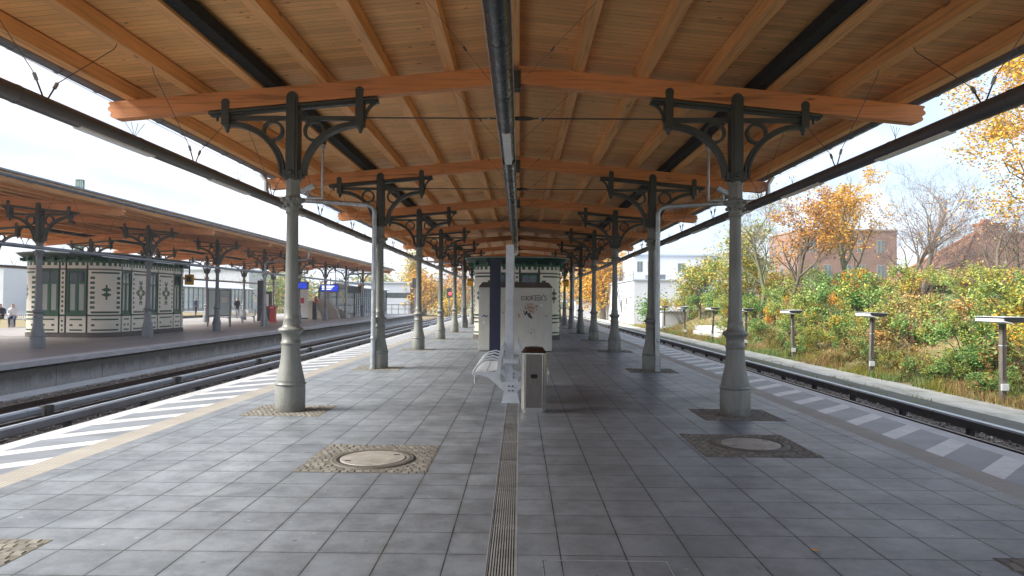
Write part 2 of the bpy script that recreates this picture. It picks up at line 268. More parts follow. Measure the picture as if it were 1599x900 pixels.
# leaves: colour jitter per face through an attribute
def leafmat(name,a,b,c_,trans=.16):
    n=M(name); at=n.n('Attribute'); at.attribute_name='rv'; at.attribute_type='GEOMETRY'
    c=n.ramp(at.outputs['Fac'],[(0,a),(.5,b),(1,c_)]); n.base(c); n.rough(.6); n.p.inputs['Specular IOR Level'].default_value=.25
    tr=n.n('BsdfTranslucent'); n.L.new(c,tr.inputs[0]); mx=n.n('MixShader'); mx.inputs[0].default_value=trans
    o=n.N['Material Output']; n.L.new(n.p.outputs[0],mx.inputs[1]); n.L.new(tr.outputs[0],mx.inputs[2]); n.L.new(mx.outputs[0],o.inputs[0]); MAT[name]=n.m
leafmat('leaf_green',(.035,.12,.03),(.08,.22,.045),(.18,.34,.08)); leafmat('leaf_yellowgreen',(.14,.18,.03),(.30,.32,.06),(.48,.44,.09))
leafmat('leaf_gold',(.42,.22,.02),(.68,.38,.03),(.80,.52,.08)); leafmat('leaf_orange',(.34,.12,.02),(.58,.24,.03),(.70,.38,.07))
leafmat('leaf_rust',(.10,.045,.02),(.24,.11,.04),(.40,.20,.06)); leafmat('leaf_pale',(.10,.20,.05),(.22,.36,.10),(.40,.50,.20)); leafmat('leaf_straw',(.22,.15,.06),(.40,.29,.12),(.52,.42,.18))
# ------------------------------------------------------------------ mesh builder
class MB:
    def __init__(s): s.v=[]; s.f=[]; s.m=[]; s.mats=[]; s.sm=[]
    def mi(s,m):
        if m not in s.mats: s.mats.append(m)
        return s.mats.index(m)
    def add(s,vs,fs,m,smooth=False,X=None):
        o=len(s.v); s.v+= [tuple(X@Vector(p)) for p in vs] if X else [tuple(p) for p in vs]
        i=s.mi(m)
        for f in fs: s.f.append(tuple(o+k for k in f)); s.m.append(i); s.sm.append(smooth)
        return s
    def box(s,x0,x1,y0,y1,z0,z1,m,X=None,bev=0):
        if bev:
            b=bmesh.new(); bmesh.ops.create_cube(b,size=1)
            for v in b.verts: v.co=Vector(((x0+x1)/2+v.co.x*(x1-x0),(y0+y1)/2+v.co.y*(y1-y0),(z0+z1)/2+v.co.z*(z1-z0)))
            bmesh.ops.bevel(b,geom=list(b.edges),offset=bev,segments=2,affect='EDGES',profile=.7)
            s.bm(b,m,X=X,smooth=False); return s
        return s.add([(x0,y0,z0),(x1,y0,z0),(x1,y1,z0),(x0,y1,z0),(x0,y0,z1),(x1,y0,z1),(x1,y1,z1),(x0,y1,z1)],[(0,3,2,1),(4,5,6,7),(0,1,5,4),(1,2,6,5),(2,3,7,6),(3,0,4,7)],m,X=X)
    def bm(s,b,m,X=None,smooth=False):
        b.verts.ensure_lookup_table(); b.verts.index_update()
        s.add([v.co.copy() for v in b.verts],[[v.index for v in f.verts] for f in b.faces],m,smooth,X); b.free()
    def lathe(s,prof,m,c=(0,0,0),n=28,X=None,smooth=True,cap=True):
        vs=[];fs=[]
        for r,z in prof:
            for k in range(n): a=2*PI*k/n; vs.append((c[0]+r*math.cos(a),c[1]+r*math.sin(a),c[2]+z))
        for i in range(len(prof)-1):
            for k in range(n): fs.append((i*n+k,i*n+(k+1)%n,(i+1)*n+(k+1)%n,(i+1)*n+k))
        s.add(vs,fs,m,smooth,X)
        if cap:
            o=len(prof)-1; s.add(vs,[tuple(range(o*n,o*n+n)),tuple(reversed(range(n)))],m,False,X)
        return s
    def tube(s,pts,r,m,n=10,smooth=True,cap=True):
        pts=[Vector(p) for p in pts]; rs=r if isinstance(r,(list,tuple)) else [r]*len(pts); vs=[];fs=[]; up=None
        for i,p in enumerate(pts):
            t=(pts[min(i+1,len(pts)-1)]-pts[max(i-1,0)]).normalized()
            if up is None: up=t.cross(Vector((0,0,1))); up=up if up.length>.05 else t.cross(Vector((1,0,0))); up.normalize()
            else: up=(up-t*up.dot(t)); up=up.normalized() if up.length>1e-4 else t.orthogonal().normalized()
            w=t.cross(up)
            for k in range(n): a=2*PI*k/n; vs.append(p+(up*math.cos(a)+w*math.sin(a))*rs[i])
        for i in range(len(pts)-1):
            for k in range(n): fs.append((i*n+k,(i+1)*n+k,(i+1)*n+(k+1)%n,i*n+(k+1)%n))
        s.add(vs,fs,m,smooth)
        if cap: o=(len(pts)-1)*n; s.add(vs,[tuple(range(n)),tuple(reversed(range(o,o+n)))],m,False)
        return s
    def prism(s,poly,y0,y1,m,axis='Y',X=None):   # polygon given in the plane across the axis
        k=len(poly)
        def P(a,b,t): return (a,t,b) if axis=='Y' else ((t,a,b) if axis=='X' else (a,b,t))
        vs=[P(a,b,y0) for a,b in poly]+[P(a,b,y1) for a,b in poly]
        fs=[tuple(range(k)),tuple(reversed(range(k,2*k)))]+[(i,k+i,k+(i+1)%k,(i+1)%k) for i in range(k)]
        return s.add(vs,fs,m,X=X)
    def quad(s,a,b,c,d,m): return s.add([a,b,c,d],[(0,1,2,3)],m)
    def build(s,name,parent=None,loc=None,fix=True):
        me=bpy.data.meshes.new(name); me.from_pydata(s.v,[],s.f)
        for m in s.mats: me.materials.append(MAT[m])
        me.polygons.foreach_set('material_index',s.m); me.polygons.foreach_set('use_smooth',s.sm)
        if fix:
            b=bmesh.new(); b.from_mesh(me); bmesh.ops.recalc_face_normals(b,faces=b.faces); b.to_mesh(me); b.free()
        me.update(); o=bpy.data.objects.new(name,me); COL.objects.link(o)
        if parent: o.parent=parent
        if loc: o.location=loc
        return o
def tag(o,label=None,cat=None,group=None,kind=None):
    if label: o['label']=label
    if cat: o['category']=cat
    if group: o['group']=group
    if kind: o['kind']=kind
    return o
def empty(name,loc,label,cat,group=None,rz=0):
    o=bpy.data.objects.new(name,None); COL.objects.link(o); o.location=loc; o.rotation_euler=(0,0,rz); o.empty_display_size=.2
    return tag(o,label,cat,group)
KIDS={}
def kids(o): return [c for c in COL.objects if c.parent==o]
def copy_tree(o,loc=None,label=None,rz=None,scale=None,parent=None,top=True):
    c=o.copy(); COL.objects.link(c); c.parent=parent
    for ch in kids(o): copy_tree(ch,parent=c,top=False)
    if top:
        if loc is not None: c.location=loc
        if rz is not None: c.rotation_euler=(0,0,rz)
        if scale is not None: c.scale=scale if not isinstance(scale,(int,float)) else (scale,)*3
        if label: c['label']=label
    return c
def struct(o): o['kind']='structure'; return o
ORD=['nearest','second','third','fourth','fifth','sixth','seventh','eighth','ninth','tenth']
# ------------------------------------------------------------------ the setting
CX=-.10; C0=10.05; SP=6.35; NC=9                      # centre line, first column, spacing
FX=-18.40; F0=21.85; FS=6.5; NF=8                     # platform across the tracks
EL,ER=CX-5.5,CX+5.5
Y0,Y1=-6,72
def sheet(name,x0,x1,y0,y1,z0,z1,m): return struct(MB().box(x0,x1,y0,y1,z0,z1,m).build(name))
Z=0
sheet('platform_paving',CX-4.24,-.19,Y0,Y1,-.2,Z,'paving_left')
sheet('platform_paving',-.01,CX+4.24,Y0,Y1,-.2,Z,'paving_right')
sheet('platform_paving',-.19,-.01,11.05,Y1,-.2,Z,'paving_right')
sheet('drain_channel',-.19,-.01,Y0,11.05,-.2,-.035,'dark_metal')
painted('grate_steel',(.26,.265,.27),.5,.25,5,dirt=(.14,.13,.12))
for s in(-1,1):
    a=sorted((CX+s*4.24,CX+s*4.56)); sheet('tactile_strip',*a,Y0,Y1,-.2,Z,'tactile')
    a=sorted((CX+s*4.56,CX+s*5.27)); sheet('warning_stripe_band',*a,Y0,Y1,-.2,Z,'warning_stripes')
    a=sorted((CX+s*5.27,CX+s*5.5)); sheet('platform_edge',*a,Y0,Y1,-.16,Z,'edge_slab')
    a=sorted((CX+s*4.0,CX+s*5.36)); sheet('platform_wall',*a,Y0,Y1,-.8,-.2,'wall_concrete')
# far platform
FE=-12.2
sheet('far_platform_edge',FE-.5,FE,-4,84,-.13,0,'edge_slab')
sheet('far_platform_paving',-27,FE-.5,-4,84,-.2,0,'far_paving')
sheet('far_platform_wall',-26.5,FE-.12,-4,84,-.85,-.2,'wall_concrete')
# ground: one sheet to the horizon, with the right hand bank
def bank(x,y):
    t=min(1,max(0,(x-11.5)/6.5)); t=t*t*(3-2*t); k=1-min(1,max(0,(y-62)/18))
    return -.80+(2.7*t+.25*noise.noise(Vector((x*.3,y*.3,0)))*t)*k+ (.05*noise.noise(Vector((x*1.3,y*1.3,3))) if x>11.5 else 0)
xs=[-900,-200,-80,-45,-30,-12,-5,0,5,9.9]+[11.3+.45*i for i in range(20)]+[21,24,30,40,60,120,300,900]
ys=[-60,-20,-5]+[i*1.5 for i in range(0,60)]+[100,130,200,400,1200]
vs=[(x,y,bank(x,y) if x>11.4 else -.84) for y in ys for x in xs]; W=len(xs)
fs=[(j*W+i,j*W+i+1,(j+1)*W+i+1,(j+1)*W+i) for j in range(len(ys)-1) for i in range(W-1)]
g=MB(); g.add(vs,fs,'far_grass',True); go=g.build('ground'); struct(go); go.data.materials[0]=MAT['soil']
# ballast beds
def ballast(name,x0,x1):
    mb=MB(); nx=int((x1-x0)/.16); yy=-4; ny=0; Ys=[]
    while yy<110: Ys.append(yy); yy+=.16 if yy<26 else .6
    v=[]
    for y in Ys:
        for i in range(nx+1):
            x=x0+(x1-x0)*i/nx; v.append((x,y,-.775+.035*noise.noise(Vector((x*7,y*7,1)))))
    w=nx+1; mb.add(v,[(j*w+i,j*w+i+1,(j+1)*w+i+1,(j+1)*w+i) for j in range(len(Ys)-1) for i in range(nx)],'ballast',True); o=mb.build(name); return struct(o)
ballast('track_ballast',FE-.1,EL+.05); ballast('track_ballast',ER-.05,8.9)
struct(MB().box(FE-.12,FE+.55,-4,84,-.85,-.74,'concrete_light').build('wall_footing'))
# far side walkway
struct(MB().box(8.55,9.85,-4,120,-.9,-.70,'walk_concrete').build('cable_walkway'))
struct(MB().box(9.86,11.35,-4,120,-.9,-.745,'walk_pale').build('gravel_path'))
# loose stones on ballast near: one stuff object
def stones():
    mb=MB(); r=random.Random(3)
    for x0,x1,y0,y1,cnt in((-12.1,-5.7,5,30,4200),(7.0,8.6,5,24,1500)):
        for _ in range(cnt):
            x=r.uniform(x0,x1); y=y0+(y1-y0)*r.random()**1.5; s=r.uniform(.018,.045); X=Matrix.Translation((x,y,-.76))@Matrix.Rotation(r.uniform(0,6),4,Vector((r.random(),r.random(),1)).normalized())
            v=[(s,0,0),(-s,0,0),(0,s*.8,0),(0,-s*.8,0),(0,0,s*.7),(0,0,-s*.7)]; mb.add(v,[(0,2,4),(2,1,4),(1,3,4),(3,0,4),(2,0,5),(1,2,5),(3,1,5),(0,3,5)],r.choice(['st_a','st_b','st_c']),X=X)
    o=mb.build('ballast_stones',fix=False); tag(o,'loose brown and grey ballast stones around the rails','gravel',kind='stuff')
painted('st_a',(.30,.235,.20),.9,.2,9); painted('st_b',(.42,.37,.33),.9,.2,9); painted('st_c',(.12,.085,.07),.9,.2,9)
stones()
# ------------------------------------------------------------------ rails
def rail(x,y0,y1,label):
    mb=MB(); z=-.60; p=[(-.07,-.16),(.07,-.16),(.07,-.145),(.012,-.12),(.012,-.045),(.035,-.03),(.035,0),(-.035,0),(-.035,-.03),(-.012,-.045),(-.012,-.12),(-.07,-.145)]
    mb.prism([(x+a,z+b) for a,b in p],y0,y1,'rust_rail'); mb.box(x-.03,x+.03,y0,y1,z+.001,z+.004,'rail_top')
    y=y0+.3
    while y<40: mb.box(x-.12,x+.12,y-.05,y+.05,z-.15,z-.11,'rust_rail'); y+=.6
    return tag(mb.build('rail'),label,'rail')
rail(-10.36,-4,110,'rusty running rail of the far track closest to the opposite platform wall'); rail(-8.94,-4,110,'rusty running rail just behind the farther grey conductor rail cover')
rail(-7.62,-4,110,'rusty rail of the near left track beside the nearer conductor rail'); rail(-6.2,-4,110,'rail closest to the left edge of our platform')
rail(6.12,-4,110,'rail closest to the right edge of our platform'); rail(7.55,-4,110,'right track rail beside the dark conductor rail cover')
for cx in(-9.65,-6.93,6.83):
    mb=MB(); y=-3.7
    while y<60: mb.box(cx-1.2,cx+1.2,y-.12,y+.12,-.80,-.752,'sleeper'); y+=.6
    tag(mb.build('sleepers'),None,None); o=COL.objects[-1]; o['kind']='structure'; o.name='track_bed'
def cond(x,zt,h,w,y0,y1,label,m1,m2,step,sup):
    e=empty('conductor_rail',(x,0,0),label,'conductor rail')
    mb=MB(); y=y0
    while y<y1:
        yy=min(y+step,y1); g=.02
        mb.prism([(-w/2,zt-h),(w/2,zt-h),(w/2,zt-.02),(w/2-.03,zt),(-w/2+.03,zt),(-w/2,zt-.02)],y,yy-g,m1); mb.box(-w/2+.03,w/2-.03,y,yy-g,zt+.002,zt+.006,m2); y=yy
    mb.box(-.03,.03,y0,y1,zt-h-.02,zt-h+.02,'rust_rail'); mb.build('rail_cover',e)
    y=y0+1.2
    while y<min(y1,75):
        b=MB(); b.box(-.05,.05,y-.05,y+.05,-.8,zt-h,sup); b.box(-.14,.14,y-.08,y+.08,-.8,-.74,sup); b.build('support',e); y+=step/2
    return e
cond(-8.70,-.385,.10,.15,-4,105,'grey blue conductor rail cover farther from our platform left of the tracks','rail_cover','rail_cover_top',5.4,'post_concrete')
cond(-8.12,-.46,.14,.14,-4,105,'grey blue conductor rail cover nearer to our left platform edge','rail_cover','rail_cover_top',5.1,'dark_metal')
cond(8.08,-.44,.15,.18,-4,105,'dark conductor rail cover with pale top along the right track','rail_cover_dark','rail_cover_top',4.4,'dark_metal')
# concrete blocks standing on the farther cover's joints
for k,y in enumerate((12.6,17.4,22.9,28.5)):
    mb=MB(); mb.box(-.09,.0,-.05,.10,-.02,.16,'post_concrete',bev=.01); mb.box(.02,.10,-.02,.10,-.02,.17,'dark_metal'); o=mb.build('joint_block'); o.location=(-8.60,y,-.52)
    tag(o,f'{ORD[k]} pale block clamped on the farther left conductor rail','clamp','blocks on the conductor rail')
for k,y in enumerate((46,55)):
    mb=MB(); mb.box(-.25,.25,-.3,.3,0,.12,'post_concrete'); mb.box(-.2,.2,-.25,-.2,.12,.5,'white_plastic'); mb.box(-.15,.15,-.215,-.208,.2,.42,'navy_panel') if False else mb.box(-.15,.15,-.256,-.251,.2,.42,'navy_panel'); o=mb.build('track_marker'); o.location=(-6.0-.9,y,-.78)
    tag(o,['nearer','farther'][k]+' small blue and white marker box between the left rails','marker','track markers')
# ------------------------------------------------------------------ drain grate, cobbles, manholes
mb=MB(); 
for i in range(11): x=-.183+.166*i/10; mb.box(x-.0045,x+.0045,Y0,11.05,-.03,-.003,'grate_steel')
for j in range(int((11-Y0)/1.0)): mb.box(-.186,-.012,Y0+j+.02,Y0+j+.045,-.05,-.008,'galvanised')
mb.box(-.012,-.004,Y0,11.05,-.05,.001,'galvanised'); mb.box(-.196,-.188,Y0,11.05,-.05,.001,'galvanised')
tag(mb.build('drain_grate'),'long slotted steel drain grate running down the middle of the paving','drain')
def cobbles(name,x0,x1,y0,y1,hole,seed,s=.072):
    r=random.Random(seed); mb=MB(); mb.box(x0,x1,y0,y1,.0005,.003,'joint_sand'); nx=round((x1-x0)/s); ny=round((y1-y0)/s); sx=(x1-x0)/nx; sy=(y1-y0)/ny
    for j in range(ny):
        for i in range(nx):
            cx=x0+sx*(i+.5)+r.uniform(-.009,.009)+(0.3*sx if j%2 else -.1*sx); cy=y0+sy*(j+.5)+r.uniform(-.009,.009)+.02*math.sin(i*.7+seed)
            if cx-sx*.45<x0 or cx+sx*.45>x1+.01: 
                if cx+sx*.3>x1: continue
            if hole and math.hypot(cx-hole[0],cy-hole[1])<hole[2]+.035: continue
            a=sx*.46*r.uniform(.86,1.05); b=sy*.46*r.uniform(.86,1.05); h=.008+r.uniform(-.003,.003); q=r.uniform(-.16,.16); X=Matrix.Translation((cx,cy,0))@Matrix.Rotation(q,4,'Z')
            v=[(-a,-b,.002),(a,-b,.002),(a,b,.002),(-a,b,.002),(-a*.75,-b*.75,h),(a*.75,-b*.75,h),(a*.75,b*.75,h),(-a*.75,b*.75,h)]
            mb.add(v,[(4,5,6,7),(0,1,5,4),(1,2,6,5),(2,3,7,6),(3,0,4,7)],r.choice(['cob_a','cob_b','cob_c']),X=X)
    return struct(mb.build(name,fix=False))
painted('joint_sand',(.12,.11,.09),.95,.3,20); painted('cob_a',(.165,.155,.14),.8,.2,20,bump=.4); painted('cob_b',(.20,.19,.17),.8,.2,20,bump=.4); painted('cob_c',(.135,.13,.12),.8,.2,20,bump=.4)
def manhole(x,y,label):
    e=empty('manhole',(x,y,0),label,'manhole','manhole covers in cobbles'); n=36
    mb=MB(); mb.lathe([(.42,.001),(.42,.012),(.335,.014),(.335,.001)],'cast_iron_ring',n=n)
    for r_ in(.36,.39): mb.lathe([(r_,.013),(r_+.008,.017),(r_+.016,.013)],'cast_iron_ring',n=n,cap=False)
    mb.build('rim',e)
    mb=MB(); mb.lathe([(.325,.001),(.325,.016),(.315,.019)],'cast_iron_lid',n=n); 
    for a in(.6,3.7): mb.box(-.03,.03,-.02,.02,.0195,.0205,'dark_metal',X=Matrix.Translation((.26*math.cos(a),.26*math.sin(a),0)))
    mb.build('lid',e)
cobbles('cobble_patch',-2.09,-.86,6.48,7.71,(-1.46,7.02,.42),1); manhole(-1.46,7.02,'round pale manhole cover in the cobbled square on the left')
cobbles('cobble_patch',1.95,3.18,7.30,8.53,(2.62,7.93,.42),2); manhole(2.62,7.93,'round dull manhole cover in the cobbled square on the right')
cobbles('cobble_patch',-4.14,-3.07,4.02,4.60,None,3); cobbles('cobble_patch',3.0,4.1,3.7,4.47,None,4)
# floor hatch with thin metal rim, fallen leaf
mb=MB(); 
for a in((.15,.92,4.34,4.346),(.15,.156,3.4,4.339),(.914,.92,3.4,4.339)): mb.box(*a,.0005,.003,'galvanised')
tag(mb.build('floor_hatch_rim'),'thin pale metal rim of a paved floor hatch at the bottom right of centre','floor hatch')
lf=MB(); lf.add([(0,-.035,.003),(.018,-.01,.012),(.014,.02,.008),(0,.04,.016),(-.016,.018,.006),(-.02,-.012,.014)],[(0,1,2,3,4,5)],'leaf_brown'); o=lf.build('fallen_leaf'); o.location=(1.93,4.55,.002); o.rotation_euler=(0,0,1.2); tag(o,'single brown fallen leaf lying on the grey paving','leaf')
# ------------------------------------------------------------------ columns
def column_proto(name,cm,bm_,s,label,group):
    # s=+1: inward is +x
    e=empty(name,(0,0,0),label,'column',group)
    MB().lathe([(.212,0),(.212,.35),(.205,.37)],cm,n=32).build('plinth',e)
    prof=[(.205,.37),(.222,.385),(.222,.40),(.20,.415),(.205,.43),(.195,.46),(.181,.53),(.165,.60),(.149,.68),(.138,.76),(.132,.85),(.129,.93),(.129,.95),(.140,.965),(.140,.99),(.129,1.0),(.125,1.05),(.125,1.09),(.134,1.10),(.140,1.12),(.165,1.14),(.180,1.155),(.180,1.175),(.165,1.19),(.130,1.205),(.118,1.23),(.108,1.30),(.111,1.31),(.111,1.335),(.100,1.35),(.097,1.5),(.086,2.3),(.080,2.80),(.080,2.84),(.098,2.85),(.098,2.875),(.086,2.885)]
    MB().lathe(prof,cm,n=32).build('shaft',e)
    c=MB(); c.lathe([(.086,2.885),(.092,2.93),(.125,3.0),(.15,3.06),(.15,3.075),(.11,3.09),(.108,3.10)],cm,n=24)
    for k in range(8):
        a=2*PI*k/8
        for zz,rr,q in((3.045,.148,.034),(2.955,.118,.028)):
            b=bmesh.new(); bmesh.ops.create_uvsphere(b,u_segments=8,v_segments=6,radius=q,matrix=Matrix.Translation((rr*math.cos(a+(zz<3)*.39),rr*math.sin(a+(zz<3)*.39),zz))); c.bm(b,cm,smooth=True)
    c.lathe([(.112,3.09),(.105,3.12),(.10,3.28),(.118,3.31),(.118,3.34)],cm,n=8,smooth=False); c.build('capital',e)
    B=MB(); t=.075
    # central post with rounded head
    hd=[(.085*math.cos(a),4.52+.085*math.sin(a)) for a in [PI*k/8 for k in range(9)]]
    B.prism([(-.085,3.32),(.085,3.32),(.085,4.44)]+hd+[(-.085,4.44)],-.10,.10,bm_)
    B.prism([(-.05,3.36),(.05,3.36),(.05,4.5),(-.05,4.5)],-.116,-.099,bm_); B.box(-.15,.15,-.07,.07,3.36,3.48,bm_,bev=.01)
    B.lathe([(.035,0),(.035,.03),(.02,.045)],bm_,n=8,X=Matrix.Translation((0,-.113,3.43))@Matrix.Rotation(PI/2,4,'X'))
    sl=.094
    def zt(x): return 4.42+sl*x*s
    B.prism([(-1.22,zt(-1.22)-.035),(1.22,zt(1.22)-.035),(1.22,zt(1.22)),(-1.22,zt(-1.22))],-.085,.085,bm_)
    B.prism([(-1.2,zt(-1.2)-.062),(1.2,zt(1.2)-.062),(1.2,zt(1.2)-.037),(-1.2,zt(-1.2)-.037)],-.05,.05,bm_)
    B.box(-.97,.97,-t/2,t/2,4.205,4.265,bm_)
    for q in(-1,1):
        xo=.97*q; top=zt(xo)+.17; hd=[(xo+.062*math.cos(a),top-.062+.062*math.sin(a)) for a in [PI*k/8 for k in range(9)]]
        B.prism([(xo-.055,4.12),(xo+.055,4.12),(xo+.055,top-.09)]+hd+[(xo-.055,top-.09)],-.095,.095,bm_)
        B.lathe([(.012,-.10),(.03,-.075),(.03,-.045),(.045,-.035),(.05,0)],bm_,n=8,c=(xo,0,4.12))
        B.lathe([(.01,-.07),(.022,-.05),(.02,0)],bm_,n=6,c=(1.12*q,0,zt(1.12*q)-.06))
        # arched strut
        o_,i_=[],[]
        for k in range(13):
            a=PI/2*k/12; o_.append((q*(.115+.82*(1-math.cos(a))),3.42+.77*math.sin(a))); i_.append((q*(.115+.045+.80*(1-math.cos(a))),3.42+.72*math.sin(a)))
        B.prism(o_+i_[::-1],-.045,.045,bm_)
        ed=[(x+q*.0,y) for x,y in i_]; B.prism(i_+[(x+q*.022,y-.022) for x,y in i_][::-1],-.075,.075,bm_)
        # ring
        vs=[];fs=[];n=22
        for k in range(n):
            a=2*PI*k/n
            for rr,yy in((.155,-.04),(.155,.04),(.118,.04),(.118,-.04)): vs.append((q*.30+rr*math.cos(a),yy,4.05+rr*math.sin(a)))
        for k in range(n):
            for j in range(4): fs.append((k*4+j,k*4+(j+1)%4,((k+1)%n)*4+(j+1)%4,((k+1)%n)*4+j))
        B.add(vs,fs,bm_)
    # small curl at the inner end
    q=s; cu=[(q*(1.02+.2*(1-math.cos(a))),4.22+(zt(q*1.2)-.05-4.22)*math.sin(a)) for a in [PI/2*k/6 for k in range(7)]]; B.prism(cu+[(x+q*.03,y-.02) for x,y in cu][::-1],-.03,.03,bm_)
    B.build('bracket',e); return e
GL,GR='cast iron columns of the left row','cast iron columns of the right row'
protoL=column_proto('platform_column','iron_paint','bracket_paint',1,'x',GL); protoR=column_proto('platform_column','iron_paint','bracket_paint',-1,'x',GR)
protoF=column_proto('platform_column','grey_iron','bracket_paint',-1,'x','columns of the platform across the tracks'); protoG=column_proto('platform_column','grey_iron','bracket_paint',1,'x','columns of the platform across the tracks')
for k in range(NC):
    y=C0+SP*k
    for s,p,side in((-1,protoL,'left'),(1,protoR,'right')):
        lb=f'{ORD[k]} ornate grey iron column in the {side} row of our platform'
        if k==0: p.location=(CX+s*3.2,y,0); p['label']=lb
        else: copy_tree(p,(CX+s*3.2,y,0),lb)
        x=CX+s*3.2; 
        if k<6: cobbles('cobble_patch',x-.55,x+.55,y-.5,y+.5,(x,y,.20),20+k)
for k in range(NF):
    y=F0+FS*k
    lb=f'{ORD[k]} grey iron column in the track side row of the platform across the tracks'
    lb2=f'{ORD[k]} grey iron column in the rear row of the platform across the tracks'
    if k==0: protoF.location=(FX+3.2,y,0); protoF['label']=lb; protoG.location=(FX-3.2,y,0); protoG['label']=lb2
    else: copy_tree(protoF,(FX+3.2,y,0),lb); copy_tree(protoG,(FX-3.2,y,0),lb2)
# ------------------------------------------------------------------ canopies
def canopy(cx,c0,sp,kk,y0,y1,label,name='platform_canopy',zo=0):
    e=empty(name,(cx,(y0+y1)/2,0),label,'canopy'); yo=-(y0+y1)/2
    sl=.094; HW=5.80
    D=MB()
    for s in(-1,1):
        z0=5.20; z1=z0-sl*HW; st=1 if s>0 else -1
        D.add([(0,y0+yo,z0),(s*HW,y0+yo,z1),(s*HW,y1+yo,z1),(0,y1+yo,z0),(0,y0+yo,z0+.04),(s*HW,y0+yo,z1+.04),(s*HW,y1+yo,z1+.04),(0,y1+yo,z0+.04)],[(0,1,2,3),(4,5,6,7),(0,1,5,4),(1,2,6,5),(2,3,7,6),(3,0,4,7)],'deck_wood')
    D.build('board_ceiling',e)
    T=MB()
    for s in(-1,1):
        z0=5.245; HH=HW+.06; z1=z0-sl*HH; T.add([(0,y0+yo-.05,z0),(s*HH,y0+yo-.05,z1),(s*HH,y1+yo+.05,z1),(0,y1+yo+.05,z0),(0,y0+yo-.05,z0+.05),(s*HH,y0+yo-.05,z1+.05),(s*HH,y1+yo+.05,z1+.05),(0,y1+yo+.05,z0+.05)],[(0,1,2,3),(4,5,6,7),(0,1,5,4),(1,2,6,5),(2,3,7,6),(3,0,4,7)],'zinc_gutter')
    T.build('roof_covering',e)
    for k in range(-6,7):
        x=.925*k; zt=5.195-sl*abs(x); P=MB(); P.box(x-.075,x+.075,y0+yo,y1+yo,4.995-sl*abs(x),zt-.006,'purlin_wood',bev=.008); P.build('purlin',e)
    for k in kk:
        y=c0+sp*k+yo
        for s in(-1,1):
            B=MB(); L=5.86
            def zb(x): return 4.74-sl*x
            def zz(x): return 4.99-sl*x
            end=[(L-.0,zz(L)-.0),(L+.015,zz(L)-.02),(L-.01,zz(L)-.045),(L-.01,zz(L)-.06),(L+.02,zz(L)-.085),(L+.02,zz(L)-.12),(L-.02,zz(L)-.145),(L-.03,zz(L)-.16),(L-.01,zz(L)-.19),(L-.03,zz(L)-.22),(L-.10,zb(L)+.005)]
            poly=[(.06,zb(0)),(.06,zz(0))]+end
            B.prism([(s*a,b) for a,b in poly],y-.085,y+.085,'beam_wood'); B.build('cross_beam',e)
        g=MB(); g.box(-.09,.09,y-.105,y+.105,4.66,4.93,'bracket_paint',bev=.01); g.build('ridge_shoe',e)
        t=MB(); t.tube([(-2.2,y,4.25),(2.2,y,4.25)],.011,'bracket_paint',n=6); t.tube([(-.06,y,4.25),(0.02,y,4.25),(.12,y,4.25),(.22,y,4.25),(.30,y,4.25)],[.012,.03,.034,.03,.012],'bracket_paint',n=8)
        for s in(-1,1): t.tube([(s*.36,y,4.25),(s*.39,y,4.25)],.022,'galvanised',n=8)
        t.build('tie_rod',e)
    for s in(-1,1):
        f=MB(); x=s*3.52; z=5.19-sl*3.6; f.prism([(x-.09,z-.17),(x+.09,z-.17),(x+.10,z-.03),(x-.10,z-.03)],y0+yo,y1+yo,'black_felt'); f.build('cable_duct',e)
        g=MB(); x=s*5.93; zc=4.66; pr=[]
        for k in range(9): a=PI+PI*k/8; pr.append((x+.075*math.cos(a),zc-.06+.075*math.sin(a)))
        inn=[(x+.068*math.cos(PI+PI*k/8),zc-.055+.068*math.sin(PI+PI*k/8)) for k in range(8,-1,-1)]
        g.prism(pr+inn,y0+yo,y1+yo,'zinc_gutter')
        y=y0+yo+.4
        while y<y1+yo: g.tube([(x+.079*math.cos(PI+PI*k/8),y,zc-.06+.079*math.sin(PI+PI*k/8)) for k in range(9)],.008,'zinc_gutter',n=5); y+=.85
        g.build('gutter',e)
    return e
canopy(CX,C0,SP,range(-2,NC),-4.2,C0+SP*(NC-1)+1.5,'pine board canopy roof with orange beams above our platform')
cf=canopy(FX,F0,FS,range(-2,NF),F0-2*FS-1,F0+FS*(NF-1)+2.2,'wooden canopy roof above the platform across the tracks')
